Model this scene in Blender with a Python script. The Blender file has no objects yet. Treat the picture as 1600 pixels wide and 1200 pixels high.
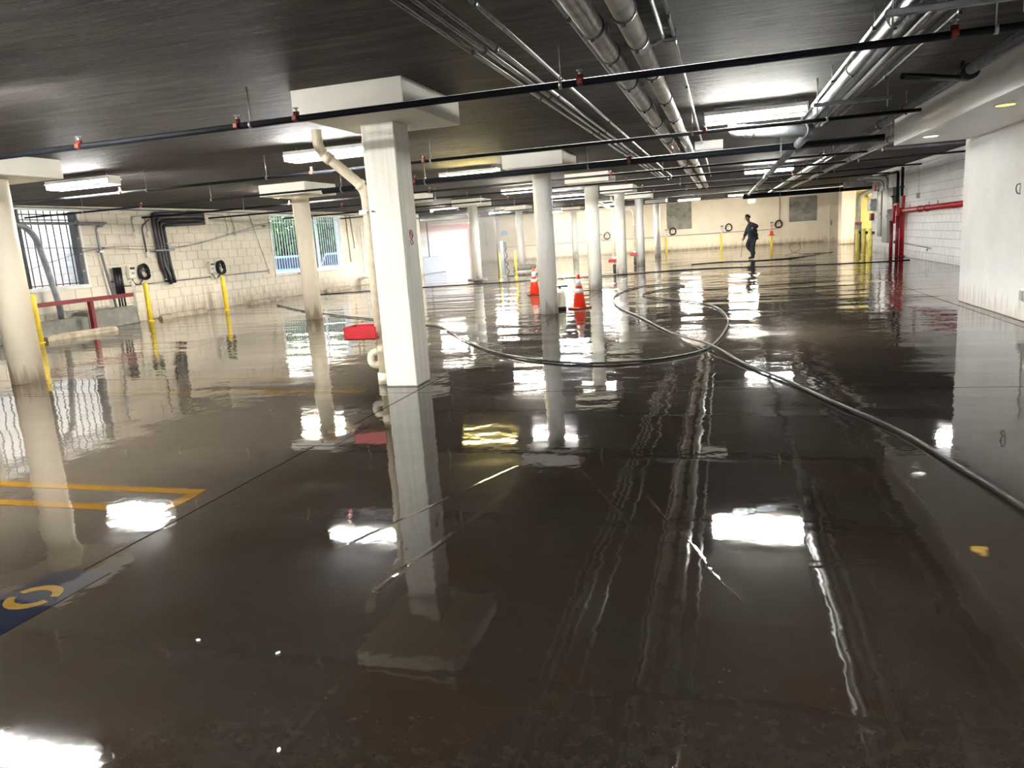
import bpy, bmesh, math, random
from mathutils import Vector, Matrix
random.seed(7)
PI = math.pi
S = bpy.context.scene
COL = S.collection

# ------------------------------------------------------------------ camera
PITCH, ROLL, YAW, FPX, CAMH = .1923, -.06935, -.28716, 1149.7, 1.42
def _camera():
    f = Vector((math.sin(YAW)*math.cos(PITCH), math.cos(YAW)*math.cos(PITCH), -math.sin(PITCH)))
    r = Vector((math.cos(YAW), -math.sin(YAW), 0)); u = r.cross(f)
    r2 = r*math.cos(ROLL) + u*math.sin(ROLL); u2 = -r*math.sin(ROLL) + u*math.cos(ROLL)
    cd = bpy.data.cameras.new('camera'); co = bpy.data.objects.new('camera', cd); COL.objects.link(co)
    m = Matrix((r2, u2, -f)).transposed().to_4x4(); m.translation = (0, 0, CAMH)
    co.matrix_world = m
    cd.sensor_fit = 'HORIZONTAL'; cd.sensor_width = 36; cd.lens = 36*FPX/1600
    cd.clip_start = .05; cd.clip_end = 500
    S.camera = co
_camera()
# ------------------------------------------------------------------ world, sun, exposure
S.view_settings.view_transform = 'Standard'; S.view_settings.look = 'None'
S.view_settings.gamma = 1; S.view_settings.use_curve_mapping = False
S.view_settings.exposure = 5.0
W = bpy.data.worlds.new('sky'); S.world = W; W.use_nodes = True
_n = W.node_tree.nodes; _l = W.node_tree.links
_bg = _n['Background']; _sky = _n.new('ShaderNodeTexSky'); _sky.sky_type = 'NISHITA'
_sky.sun_disc = False; _sky.sun_elevation = math.radians(30); _sky.sun_rotation = math.radians(0)
_sky.air_density = 1.2; _sky.dust_density = 3.0
_l.new(_sky.outputs[0], _bg.inputs[0]); _bg.inputs[1].default_value = 0.036
_sd = bpy.data.lights.new('sun', 'SUN'); _so = bpy.data.objects.new('sun', _sd); COL.objects.link(_so)
_sd.energy = 1.0; _sd.angle = math.radians(.6); _sd.color = (1, .96, .9)
_so.rotation_euler = Vector((0, -.9, -.42)).to_track_quat('-Z', 'Y').to_euler()
_so.location = (20, 20, 30)
TUBE = 22.0           # emission strength of the fluorescent lamps
try:
    S.cycles.max_bounces = 6; S.cycles.diffuse_bounces = 3; S.cycles.glossy_bounces = 3; S.cycles.volume_bounces = 0; S.cycles.adaptive_threshold = .03
    S.cycles.transparent_max_bounces = 8; S.cycles.sample_clamp_indirect = 6
except Exception: pass
def CEIL(y): return 2.86 + .0065*(y - 6)

# ------------------------------------------------------------------ materials
def srgb(r, g, b):
    f = lambda c: (c/255/12.92) if c/255 <= .04045 else ((c/255+.055)/1.055)**2.4
    return (f(r), f(g), f(b), 1)
class NT:
    def __init__(s, name):
        s.m = bpy.data.materials.new(name); s.m.use_nodes = True
        s.t = s.m.node_tree; s.p = s.t.nodes['Principled BSDF']
    def n(s, t, **k):
        x = s.t.nodes.new(t)
        for a, v in k.items(): setattr(x, a, v)
        return x
    def l(s, a, b): s.t.links.new(a, b)
    def coord(s, scale=(1, 1, 1), world=True):
        if world:
            g = s.n('ShaderNodeNewGeometry'); o = g.outputs['Position']
        else:
            g = s.n('ShaderNodeTexCoord'); o = g.outputs['Object']
        mp = s.n('ShaderNodeMapping'); mp.inputs['Scale'].default_value = scale
        s.l(o, mp.inputs[0]); return mp.outputs[0]
    def noise(s, vec, scale=1, detail=4, rough=.55, dist=0):
        x = s.n('ShaderNodeTexNoise'); x.inputs['Scale'].default_value = scale
        x.inputs['Detail'].default_value = detail; x.inputs['Roughness'].default_value = rough
        x.inputs['Distortion'].default_value = dist; s.l(vec, x.inputs['Vector']); return x.outputs['Fac']
    def ramp(s, fac, stops, interp='LINEAR'):
        r = s.n('ShaderNodeValToRGB'); r.color_ramp.interpolation = interp
        e = r.color_ramp.elements
        while len(e) < len(stops): e.new(.5)
        for i, (p, c) in enumerate(stops):
            e[i].position = p; e[i].color = c if isinstance(c, tuple) else (c, c, c, 1)
        s.l(fac, r.inputs[0]); return r.outputs[0]
    def mix(s, fac, a, b, mode='MIX'):
        x = s.n('ShaderNodeMix', data_type='RGBA', blend_type=mode)
        if hasattr(fac, 'links'): s.l(fac, x.inputs[0])
        else: x.inputs[0].default_value = fac
        for v, i in ((a, 6), (b, 7)):
            if hasattr(v, 'links'): s.l(v, x.inputs[i])
            else: x.inputs[i].default_value = v
        return x.outputs[2]
    def math(s, op, a, b=None, c=None):
        x = s.n('ShaderNodeMath', operation=op)
        for i, v in enumerate((a, b, c)):
            if v is None: continue
            if hasattr(v, 'links'): s.l(v, x.inputs[i])
            else: x.inputs[i].default_value = v
        return x.outputs[0]
    def bump(s, h, strength=.3, dist=.01, normal=None):
        b = s.n('ShaderNodeBump'); b.inputs['Strength'].default_value = strength
        b.inputs['Distance'].default_value = dist; s.l(h, b.inputs['Height'])
        if normal is not None: s.l(normal, b.inputs['Normal'])
        return b.outputs[0]
    def set(s, **k):
        for a, v in k.items():
            i = s.p.inputs[a.replace('_', ' ')]
            if hasattr(v, 'links'): s.l(v, i)
            else: i.default_value = v
        return s
def plain(name, col, rough=.5, metal=0, var=.12, scale=6, bump=0, stretch=(1, 1, 1)):
    """paint / plastic / metal with slight mottling and wear"""
    t = NT(name); c = t.coord(stretch); f = t.noise(c, scale, 5)
    lo = tuple(v*(1-var*1.6) for v in col[:3])+(1,); hi = tuple(min(1, v*(1+var)) for v in col[:3])+(1,)
    t.set(Base_Color=t.ramp(f, [(.3, lo), (.7, hi)]), Metallic=metal)
    t.set(Roughness=t.math('MULTIPLY_ADD', f, .2, rough-.1))
    if bump: t.set(Normal=t.bump(t.noise(c, scale*6, 4), bump, .004))
    return t.m
def emis(name, col, strength):
    t = NT(name); f = t.noise(t.coord(), 9, 2)
    t.set(Base_Color=col, Emission_Color=t.ramp(f, [(.2, tuple(v*.93 for v in col[:3])+(1,)), (.8, col)]), Emission_Strength=strength, Roughness=.4)
    return t.m

RIDGES = [((-1.95, 2.70), (-1.28, 4.35), .015), ((-1.45, 2.62), (-1.19, 3.87), .02), ((-.42, 3.87), (.05, 2.73), .01), ((-.88, 4.35), (-.40, 3.30), .012)]
def wet(name, base=None, relief=True):
    """concrete (or paint on it) under a film of water: sharp in the puddles, grainy where it is only damp"""
    t = NT(name); c = t.coord()
    big = t.noise(c, .28, 2, .5); mid = t.noise(c, 1.3, 4, .6); fine = t.noise(c, 22, 3, .65)
    if base is None:
        ccol = t.ramp(big, [(.32, srgb(26, 23, 20)), (.5, srgb(42, 37, 32)), (.68, srgb(64, 57, 48))])
        ccol = t.mix(t.ramp(mid, [(.35, .0), (.7, .55)]), ccol, srgb(30, 24, 19))
        ccol = t.mix(t.ramp(fine, [(.45, 0.0), (.75, .3)]), ccol, srgb(66, 60, 53))
        streak = t.noise(t.coord((7, .35, 1)), 1.2, 2, .6)
        ccol = t.mix(t.ramp(streak, [(.58, 0.0), (.75, .25)]), ccol, srgb(72, 66, 57))
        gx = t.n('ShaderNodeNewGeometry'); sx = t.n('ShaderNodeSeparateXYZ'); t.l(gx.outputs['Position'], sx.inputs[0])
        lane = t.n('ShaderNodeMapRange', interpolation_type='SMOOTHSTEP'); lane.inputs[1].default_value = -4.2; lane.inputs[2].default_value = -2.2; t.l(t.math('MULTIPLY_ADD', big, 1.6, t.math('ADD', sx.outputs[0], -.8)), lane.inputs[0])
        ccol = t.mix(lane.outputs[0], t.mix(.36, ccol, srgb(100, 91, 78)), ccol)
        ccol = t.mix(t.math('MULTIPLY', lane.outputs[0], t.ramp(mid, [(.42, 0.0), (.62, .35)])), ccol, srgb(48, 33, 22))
    else:
        ccol = t.mix(t.ramp(mid, [(.45, 0.0), (.8, .4)]), base, srgb(70, 62, 52))
        ccol = t.mix(t.ramp(fine, [(.5, 0.0), (.8, .5)]), ccol, tuple(v*.55 for v in base[:3])+(1,))
    # puddle mask
    pud = t.noise(t.coord((.55, 1.1, 1)), .5, 3, .55, .5)
    damp = t.ramp(pud, [(.26, 1.0), (.44, 0.0)])                 # 1 = damp only
    gy = t.n('ShaderNodeNewGeometry'); sy = t.n('ShaderNodeSeparateXYZ'); t.l(gy.outputs['Position'], sy.inputs[0])
    deep = t.n('ShaderNodeMapRange', interpolation_type='SMOOTHSTEP'); deep.inputs[1].default_value = 2.6; deep.inputs[2].default_value = 4.6
    deep.inputs[3].default_value = .12; deep.inputs[4].default_value = 1.0; t.l(t.math('MULTIPLY_ADD', big, 1.5, t.math('ADD', sy.outputs[1], -.7)), deep.inputs[0])
    damp = t.math('MULTIPLY', damp, deep.outputs[0])       # a standing puddle covers the nearest bay
    rough = t.math('MULTIPLY_ADD', damp, .15, .035)
    # ripples: long swell + short waves; stronger further in, where hosing goes on
    sep = t.n('ShaderNodeSeparateXYZ'); g = t.n('ShaderNodeNewGeometry'); t.l(g.outputs['Position'], sep.inputs[0])
    far = t.n('ShaderNodeMapRange'); far.inputs[1].default_value = 4; far.inputs[2].default_value = 22
    far.inputs[3].default_value = .22; far.inputs[4].default_value = 1.35; t.l(sep.outputs[1], far.inputs[0])
    w0 = t.noise(t.coord((.22, .75, 1)), .9, 1, .5, .6); w1 = t.noise(t.coord((.6, 1.4, 1)), 1.5, 1, .5); w2 = t.noise(c, 6, 2, .5)
    h = t.math('MULTIPLY', t.math('ADD', t.math('MULTIPLY_ADD', w0, 4.5, t.math('MULTIPLY', w1, 1.5)), t.math('MULTIPLY', w2, .45)), far.outputs[0])
    h = t.math('MULTIPLY_ADD', t.math("MULTIPLY", fine, damp), .05, h)
    if relief and base is None:
        acc = None; wob = t.math('MULTIPLY_ADD', mid, .09, -.045)
        for (a, b, w) in RIDGES:                              # squeegee ridges and old cracks
            ax, ay = a; bx, by = b; L = math.hypot(bx-ax, by-ay); dx, dy = (bx-ax)/L, (by-ay)/L
            px = t.math('SUBTRACT', sep.outputs[0], ax); py = t.math('SUBTRACT', sep.outputs[1], ay)
            along = t.math('ADD', t.math('MULTIPLY', px, dx), t.math('MULTIPLY', py, dy))
            perp = t.math('ADD', t.math('ADD', t.math('MULTIPLY', px, -dy), t.math('MULTIPLY', py, dx)), wob)
            m = t.math('SUBTRACT', 1.0, t.math('MINIMUM', t.math('DIVIDE', t.math('ABSOLUTE', perp), w), 1.0))
            inside = t.math('MULTIPLY', t.math('GREATER_THAN', along, 0.0), t.math('LESS_THAN', along, L))
            m = t.math('MULTIPLY', m, inside); acc = m if acc is None else t.math('MAXIMUM', acc, m)
        h = t.math('MULTIPLY_ADD', t.math('MULTIPLY', acc, t.math('ADD', .4, fine)), .105, h)
        ccol = t.mix(t.math('MULTIPLY', acc, .05), ccol, srgb(140, 132, 120))
    nrm = t.bump(h, 1.0, .0075)
    t.set(Base_Color=ccol, Roughness=rough, IOR=1.38, Normal=nrm, Specular_IOR_Level=.5)
    return t.m

def concrete_ceiling():
    t = NT('board_marked_concrete')
    st = t.noise(t.coord((.5, 4.0, 1)), 2.0, 8, .68, .7); bl = t.noise(t.coord(), .45, 4, .6, .5); fi = t.noise(t.coord((1, 3, 1)), 9, 6, .65)
    c = t.ramp(bl, [(.3, srgb(50, 47, 46)), (.55, srgb(68, 62, 58)), (.75, srgb(86, 76, 69))])
    c = t.mix(t.ramp(st, [(.36, .85), (.55, 0.0)]), c, srgb(24, 23, 24))
    c = t.mix(t.ramp(st, [(.56, 0.0), (.72, .7)]), c, srgb(112, 106, 100))
    c = t.mix(t.ramp(fi, [(.56, 0.0), (.74, .6)]), c, srgb(122, 117, 111))
    t.set(Base_Color=c, Roughness=t.ramp(fi, [(.3, .68), (.7, .85)]))
    t.set(Normal=t.bump(t.math('ADD', st, t.math('MULTIPLY', fi, .5)), 
           .75, .03))
    return t.m
def painted_wall(name, col, dirt, low=.6, grain=14):
    t = NT(name); c = t.coord(); f = t.noise(c, 1.1, 5, .6); g = t.noise(c, grain, 5, .6)
    base = t.ramp(f, [(.3, tuple(v*.86 for v in col[:3])+(1,)), (.7, col)])
    sep = t.n('ShaderNodeSeparateXYZ'); ge = t.n('ShaderNodeNewGeometry'); t.l(ge.outputs['Position'], sep.inputs[0])
    drip = t.noise(t.coord((6, 6, .5)), 1.5, 4, .6)
    z = t.math('ADD', sep.outputs[2], t.math('MULTIPLY_ADD', drip, -1.1, .5))
    m = t.ramp(t.math('DIVIDE', z, low*2), [(.0, .62), (.45, 0.0)])     # splash dirt with its own drip edges
    base = t.mix(m, base, dirt)
    base = t.mix(t.ramp(drip, [(.62, 0.0), (.8, .22)]), base, dirt)
    t.set(Base_Color=base, Roughness=.62, Normal=t.bump(g, .25, .004))
    return t.m
def timber_painted():
    t = NT('white_paint_over_board_formed_concrete')
    st = t.noise(t.coord((13, 13, .6)), 1.3, 8, .65, .4); ch = t.noise(t.coord((5, 5, 2)), 4, 5, .7)
    c = t.ramp(st, [(.3, srgb(206, 203, 190)), (.6, srgb(228, 226, 215))])
    c = t.mix(t.ramp(ch, [(.70, 0.0), (.74, .55)]), c, srgb(120, 112, 98))
    t.set(Base_Color=c, Roughness=.55, Normal=t.bump(t.math('ADD', st, ch), .35, .006)); return t.m

M = {}
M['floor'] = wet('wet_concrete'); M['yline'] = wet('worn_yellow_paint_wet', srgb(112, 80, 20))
M['navy'] = wet('navy_paint_wet', srgb(26, 30, 44)); M['digit'] = wet('gold_digit_paint_wet', srgb(118, 90, 36))
M['ceiling'] = concrete_ceiling()
M['block_l'] = painted_wall('cream_block_paint', srgb(226, 219, 203), srgb(136, 116, 96), .5)
M['joint_l'] = plain('mortar_under_cream_paint', srgb(196, 187, 168), .8)
M['block_r'] = painted_wall('white_block_paint', srgb(240, 241, 245), srgb(180, 176, 172), .2)
M['joint_r'] = plain('mortar_under_white_paint', srgb(150, 152, 158), .8)
M['smooth_r'] = painted_wall('smooth_white_wall_paint', srgb(243, 243, 244), srgb(190, 176, 162), .22)
M['soffit'] = plain('white_soffit_paint', srgb(244, 244, 242), .55, var=.03, scale=2)
M['far'] = painted_wall('cream_far_wall_paint', srgb(238, 226, 204), srgb(160, 138, 110), .3)
M['yellow_wall'] = painted_wall('pale_yellow_wall_paint', srgb(238, 222, 140), srgb(170, 150, 100), .3)
M['patch'] = plain('grey_cement_patch', srgb(140, 138, 130), .8, var=.3, scale=2.5, bump=.3)
M['colsq'] = timber_painted()
M['col'] = painted_wall('glossy_white_column_paint', srgb(226, 226, 220), srgb(130, 118, 100), .18)
M['col'].node_tree.nodes['Principled BSDF'].inputs['Roughness'].default_value = .32
M['colcream'] = painted_wall('cream_column_paint', srgb(226, 216, 194), srgb(150, 128, 100), .2)
M['cap'] = painted_wall('white_capital_paint', srgb(222, 219, 208), srgb(200, 190, 175), .05)
M['galv'] = plain('galvanised_steel', srgb(176, 178, 182), .32, .85, .15, 14)
M['bigpipe'] = plain('bare_cast_iron_pipe', srgb(206, 204, 198), .34, .35, .2, 8, .2)
M['bundle'] = plain('dull_dark_grey_pipe', srgb(86, 90, 98), .45, .1, .2, 8)
M['darkpipe'] = plain('black_steel_pipe', srgb(22, 24, 29), .65, 0, .2, 10)
M['greypipe'] = plain('dull_grey_pipe', srgb(128, 132, 138), .4, .25, .2, 8)
M['cream_pipe'] = plain('cream_painted_pipe', srgb(214, 204, 180), .5, 0, .14, 9, .2)
M['darkpipe'].node_tree.nodes['Principled BSDF'].inputs['Specular IOR Level'].default_value = .15
M['red'] = plain('red_paint', srgb(168, 14, 28), .4, 0, .12, 8)
M['darkred'] = plain('dark_red_paint', srgb(118, 16, 30), .42, 0, .15, 8)
M['rust'] = plain('red_brass_fitting', srgb(112, 44, 34), .5, .2, .2, 20)
M['yellow'] = plain('yellow_safety_paint', srgb(236, 206, 52), .42, 0, .1, 8)
M['pale_yellow'] = plain('faded_yellow_paint', srgb(244, 228, 120), .45, 0, .1, 8)
M['black'] = plain('black_plastic', srgb(18, 20, 26), .35, 0, .2, 10)
M['hose'] = plain('black_rubber_hose', srgb(20, 21, 23), .5, 0, .2, 12)
M['blackpipes'] = plain('black_coated_conduit', srgb(16, 18, 28), .42, 0, .2, 10)
M['white'] = plain('white_enamel', srgb(232, 232, 228), .4, 0, .06, 6)
M['offwhite'] = plain('offwhite_plastic', srgb(218, 214, 202), .45, 0, .08, 6)
M['grey'] = plain('grey_enamel', srgb(150, 154, 160), .4, .1, .1, 5)
M['dgrey'] = plain('dark_grey_metal', srgb(78, 80, 84), .4, .3, .15, 8)
M['cement'] = plain('grey_cement', srgb(128, 128, 122), .75, 0, .2, 5, .3)
M['stop'] = plain('weathered_concrete', srgb(160, 148, 128), .7, 0, .3, 6, .4)
M['orange'] = plain('orange_cone_plastic', srgb(250, 62, 32), .38, 0, .06, 6)
M['conebase'] = plain('dark_red_rubber_base', srgb(128, 26, 22), .5, 0, .1, 6)
M['reflect'] = plain('silver_reflective_band', srgb(206, 208, 210), .35, .2, .06, 20)
M['skin'] = plain('skin', srgb(106, 72, 56), .5, 0, .08, 8)
M['hair'] = plain('black_hair', srgb(16, 14, 14), .6, 0, .2, 40)
M['jacket'] = plain('dark_navy_jacket_cloth', srgb(34, 37, 46), .75, 0, .2, 14, .3)
M['trouser'] = plain('dark_trouser_cloth', srgb(28, 32, 44), .75, 0, .2, 14, .3)
M['boot'] = plain('black_rubber_boot', srgb(14, 14, 16), .35, 0, .2, 14)
M['sock'] = plain('grey_absorbent_cloth', srgb(120, 114, 104), .9, 0, .25, 12, .4)
M['glassy'] = plain('dark_car_glass', srgb(40, 52, 64), .1, 0, .1, 4)
M['palepane'] = plain('sky_reflecting_pane', srgb(206, 216, 226), .2, 0, .05, 3)
M['tyre'] = plain('tyre_rubber', srgb(28, 28, 30), .7)
M['carblue'] = plain('light_blue_car_paint', srgb(150, 186, 214), .25, .1, .04, 2)
M['carwhite'] = plain('white_car_paint', srgb(228, 232, 236), .25, 0, .04, 2)
M['carsilver'] = plain('silver_car_paint', srgb(176, 188, 198), .28, .3, .04, 2)
M['asphalt'] = plain('sunlit_asphalt', srgb(176, 172, 166), .85, 0, .15, 3, .3)
M['outwall'] = plain('pale_brick_outside', srgb(232, 222, 206), .8, 0, .08, 4, .2)
M['leaf'] = plain('green_leaf', srgb(96, 132, 70), .6, 0, .3, 3)
M['bark'] = plain('tree_bark', srgb(96, 78, 62), .85, 0, .25, 9, .4)
M['bluesign'] = plain('blue_sign_face', srgb(120, 178, 220), .5, 0, .05, 4)
M['barlight'] = plain('white_window_bar_paint', srgb(222, 226, 230), .45, 0, .08, 8)
M['bardark'] = plain('dark_window_bar_paint', srgb(70, 70, 74), .45, .2, .15, 8)
M['translucent'] = plain('cloudy_plastic_tank', srgb(226, 224, 206), .35, 0, .08, 5)
COOL = (1.0, .98, .95, 1); WARM = (1.0, .92, .78, 1); GREENISH = (1.0, 1.0, .93, 1)
M['tube_cool'] = emis('lit_lamp_diffuser_cool', COOL, TUBE); M['tube_warm'] = emis('lit_lamp_diffuser_warm', WARM, TUBE*1.25); M['tube_yellow'] = emis('lit_lamp_diffuser_yellow', (1, .82, .3, 1), TUBE*.4)
M['tube_green'] = emis('lit_lamp_diffuser_greenish', GREENISH, TUBE)
M['down_warm'] = emis('lit_downlight_amber', (1.0, .62, .12, 1), .12); M['down_cool'] = emis('lit_downlight_white', (1, .97, .9, 1), .25)
M['exit'] = emis('lit_exit_green', (.01, .8, .2, 1), .022)

# ------------------------------------------------------------------ geometry helpers
class MB:
    def __init__(s): s.v = []; s.f = []; s.sm = []
    def add(s, vs, fs, smooth=False):
        o = len(s.v); s.v += [tuple(v) for v in vs]
        for f in fs: s.f.append(tuple(i+o for i in f)); s.sm.append(smooth)
        return s
    def box(s, x0, y0, z0, x1, y1, z1):
        v = [(x, y, z) for z in (z0, z1) for y in (y0, y1) for x in (x0, x1)]
        return s.add(v, [(0, 2, 3, 1), (4, 5, 7, 6), (0, 1, 5, 4), (2, 6, 7, 3), (0, 4, 6, 2), (1, 3, 7, 5)])
    def cbox(s, x0, y0, z0, x1, y1, z1, b=.01, seg=1):
        bm = bmesh.new(); bmesh.ops.create_cube(bm, size=1)
        for v in bm.verts: v.co = Vector((x0+(v.co.x+.5)*(x1-x0), y0+(v.co.y+.5)*(y1-y0), z0+(v.co.z+.5)*(z1-z0)))
        bmesh.ops.bevel(bm, geom=bm.edges[:], offset=b, segments=seg, affect='EDGES', profile=.5)
        bm.verts.index_update()
        s.add([v.co for v in bm.verts], [[v.index for v in f.verts] for f in bm.faces]); bm.free(); return s
    def tube(s, pts, r, n=10, caps=True, closed=False):
        P = [Vector(p) for p in pts]; m = len(P); R = r if isinstance(r, (list, tuple)) else [r]*m
        T = []
        for i in range(m):
            a = P[i-1] if (i or closed) else P[i]; b = P[(i+1) % m] if (i < m-1 or closed) else P[i]
            T.append((b-a).normalized())
        up = Vector((0, 0, 1)) if abs(T[0].z) < .9 else Vector((1, 0, 0))
        u = T[0].cross(up).normalized(); vs = []
        for i in range(m):
            u = (u - T[i]*u.dot(T[i])).normalized(); w = T[i].cross(u)
            for k in range(n):
                a = 2*PI*k/n; vs.append(P[i] + (u*math.cos(a) + w*math.sin(a))*R[i])
        fs = []
        for i in range(m if closed else m-1):
            j = (i+1) % m
            for k in range(n): fs.append((i*n+k, i*n+(k+1) % n, j*n+(k+1) % n, j*n+k))
        s.add(vs, fs, True)
        if caps and not closed:
            o = len(s.v)-len(vs)
            s.f.append(tuple(o+k for k in reversed(range(n)))); s.sm.append(False)
            s.f.append(tuple(o+(m-1)*n+k for k in range(n))); s.sm.append(False)
        return s
    def lathe(s, prof, n=20, c=(0, 0, 0)):
        vs = []; fs = []
        for r, z in prof:
            for k in range(n): a = 2*PI*k/n; vs.append((c[0]+r*math.cos(a), c[1]+r*math.sin(a), c[2]+z))
        for i in range(len(prof)-1):
            for k in range(n): fs.append((i*n+k, i*n+(k+1) % n, (i+1)*n+(k+1) % n, (i+1)*n+k))
        s.add(vs, fs, True); o = len(s.v)-len(vs)
        s.f.append(tuple(o+k for k in reversed(range(n)))); s.sm.append(False)
        s.f.append(tuple(o+(len(prof)-1)*n+k for k in range(n))); s.sm.append(False)
        return s
    def prism(s, poly, ax, a0, a1):
        """poly: 2-D outline; ax: axis extruded along ('x','y','z')"""
        def P(p, a):
            return {'x': (a, p[0], p[1]), 'y': (p[0], a, p[1]), 'z': (p[0], p[1], a)}[ax]
        n = len(poly); vs = [P(p, a0) for p in poly]+[P(p, a1) for p in poly]
        fs = [tuple(reversed(range(n))), tuple(range(n, 2*n))]+[(i, (i+1) % n, n+(i+1) % n, n+i) for i in range(n)]
        return s.add(vs, fs)
    def mesh(s, name, mat):
        me = bpy.data.meshes.new(name); me.from_pydata(s.v, [], s.f)
        me.polygons.foreach_set('use_smooth', s.sm); me.materials.append(mat)
        bm = bmesh.new(); bm.from_mesh(me); bmesh.ops.recalc_face_normals(bm, faces=bm.faces[:]); bm.to_mesh(me); bm.free()
        me.update(); return me
    def build(s, name, mat, parent=None, loc=None):
        o = bpy.data.objects.new(name, s.mesh(name, M[mat] if isinstance(mat, str) else mat)); COL.objects.link(o)
        if parent: o.parent = parent
        if loc: o.location = loc
        return o
def tag(o, label, cat, group=None):
    o['label'] = label; o['category'] = cat
    if group: o['group'] = group
    return o
def thing(name, label, cat, loc=(0, 0, 0), rz=0, group=None):
    o = bpy.data.objects.new(name, None); COL.objects.link(o); o.empty_display_size = .1
    o.location = loc; o.rotation_euler = (0, 0, rz); return tag(o, label, cat, group)
def struct(o): o['kind'] = 'structure'; return o
def spline(pts, k=6, closed=False):
    P = [Vector(p) for p in pts]; n = len(P); out = []
    rng = range(n if closed else n-1)
    for i in rng:
        g = lambda j: P[j % n] if closed else P[max(0, min(n-1, j))]
        a, b, c, d = g(i-1), g(i), g(i+1), g(i+2)
        for q in range(k):
            t = q/k
            out.append(.5*((2*b)+(c-a)*t+(2*a-5*b+4*c-d)*t*t+(3*b-a-3*c+d)*t**3))
    if not closed: out.append(P[-1])
    return out
def bend(pts, r, k=5):
    """polyline with rounded corners of radius r"""
    P = [Vector(p) for p in pts]; out = [P[0]]
    for i in range(1, len(P)-1):
        a, b, c = P[i-1], P[i], P[i+1]; d1 = (a-b); d2 = (c-b); q = min(r, d1.length*.49, d2.length*.49)
        p0 = b+d1.normalized()*q; p1 = b+d2.normalized()*q
        for j in range(k+1):
            t = j/k; out.append(p0*(1-t)**2+b*2*t*(1-t)+p1*t*t)
    out.append(P[-1]); return out

# ------------------------------------------------------------------ floor
XJ = [-27, -14.75, -8.8, -2.985, 3.4, 10.2]; YJ = [-8.2, 0.2, 6.62, 13.35, 19.6, 26.2, 32.7, 39.2, 45.5, 51.2]
floor = struct(MB().box(-27.2, -8.4, -.3, 10.4, 51.4, -.03).build('floor', 'cement'))
for i in range(len(XJ)-1):
    for j in range(len(YJ)-1):
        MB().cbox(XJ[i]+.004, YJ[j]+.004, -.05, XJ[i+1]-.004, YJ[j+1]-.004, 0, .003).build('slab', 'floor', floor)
def strip(pts, w, name='parking_line', mat='yline'):
    (ax, ay), (bx, by) = pts; d = Vector((bx-ax, by-ay)).normalized(); n = Vector((-d.y, d.x))*w/2
    MB().prism([(ax+n.x, ay+n.y), (ax-n.x, ay-n.y), (bx-n.x, by-n.y), (bx+n.x, by+n.y)], 'z', .0003, .0016).build(name, mat, floor)
strip([(-8.7, 3.80), (-3.17, 3.70)], .085); strip([(-8.7, 3.44), (-3.17, 3.39)], .085); strip([(-3.2, 3.66), (-3.2, 3.43)], .09)
strip([(-14.2, 6.86), (-3.55, 6.74)], .075); strip([(-14.2, 7.80), (-4.9, 7.56)], .06); strip([(-14.4, 10.6), (-9.2, 11.4)], .06); strip([(-14.4, 13.9), (-10, 14.2)], .06)
def ring(cx, cy, a, b, w, t0, t1, n=22):
    """flat arc band; local x = reading direction, local y = up"""
    out = []; inn = []
    for i in range(n+1):
        t = math.radians(t0+(t1-t0)*i/n); out.append((cx+a*math.cos(t), cy+b*math.sin(t))); inn.append((cx+(a-w)*math.cos(t), cy+(b-w)*math.sin(t)))
    return out+inn[::-1]
def stall(y0, y1, xc, digits, lbl):
    b = MB().cbox(-.165, 0, .0004, .165, y1-y0, .0022, .0006); pl = b.build('stall_number', 'navy', floor, (xc, y0, 0)); pl['label'] = lbl
    w = (y1-y0)
    for d, cy in digits:
        polys = []
        if d == '0': polys = [ring(0, 0, .095, .12, .04, 100, 255), ring(0, 0, .095, .12, .04, -80, 75)]
        if d == '6': polys = [ring(0, -.045, .09, .075, .034, -180, 180), ring(.01, .0, .1, .122, .034, 65, 190)]
        if d == '9': polys = [ring(0, .045, .09, .075, .034, -180, 180), ring(-.01, 0, .1, .122, .034, -115, 10)]
        if d == '7': polys = [[(-.1, .12), (.1, .12), (.1, .08), (-.1, .08)], [(.1, .08), (.055, .08), (-.05, -.12), (-.005, -.12)]]
        m = MB()
        for p in polys: m.prism([(-q[1], q[0]*w/.62+cy) for q in p], 'z', .0026, .0032)
        m.build('digit', 'digit', pl)
stall(1.86, 2.60, -2.985, [('7', .16), ('0', .47)], 'navy painted panel with gold stencilled number 70')
stall(4.74, 5.36, -2.985, [('6', .17), ('9', .43)], 'navy painted panel with gold stencilled number 69')

# ------------------------------------------------------------------ ceiling, walls
m = MB()
for (xa, xb, y0, y1) in ((-15.1, 10.6, -8.6, 35.2), (-27.4, 10.6, 35.2, 51.8)):
    m.add([(x, y, z) for y in (y0, y1) for x in (xa, xb) for z in (CEIL(y), CEIL(y)+.35)],
      [(0, 1, 3, 2), (4, 6, 7, 5), (0, 4, 5, 1), (2, 3, 7, 6), (0, 2, 6, 4), (1, 5, 7, 3)])
struct(m.build('ceiling', 'ceiling'))
XL = -14.75
WIN = [(11.4, 14.52, 1.04, 2.88), (22.3, 27.2, .80, 2.86)]
def wall_with_holes(name, x0, x1, ya, yb, ztop, holes, mat):
    m = MB(); ys = sorted(set([ya, yb]+[h[0] for h in holes]+[h[1] for h in holes]))
    for a, b in zip(ys, ys[1:]):
        h = [q for q in holes if q[0] <= a and q[1] >= b]
        if h: m.box(x0, a, 0, x1, b, h[0][2]); m.box(x0, a, h[0][3], x1, b, ztop)
        else: m.box(x0, a, 0, x1, b, ztop)
    return struct(m.build(name, mat))
wl = wall_with_holes('wall_left', XL-.25, XL-.012, -8.4, 35.4, 3.06, WIN, 'joint_l')
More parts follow.
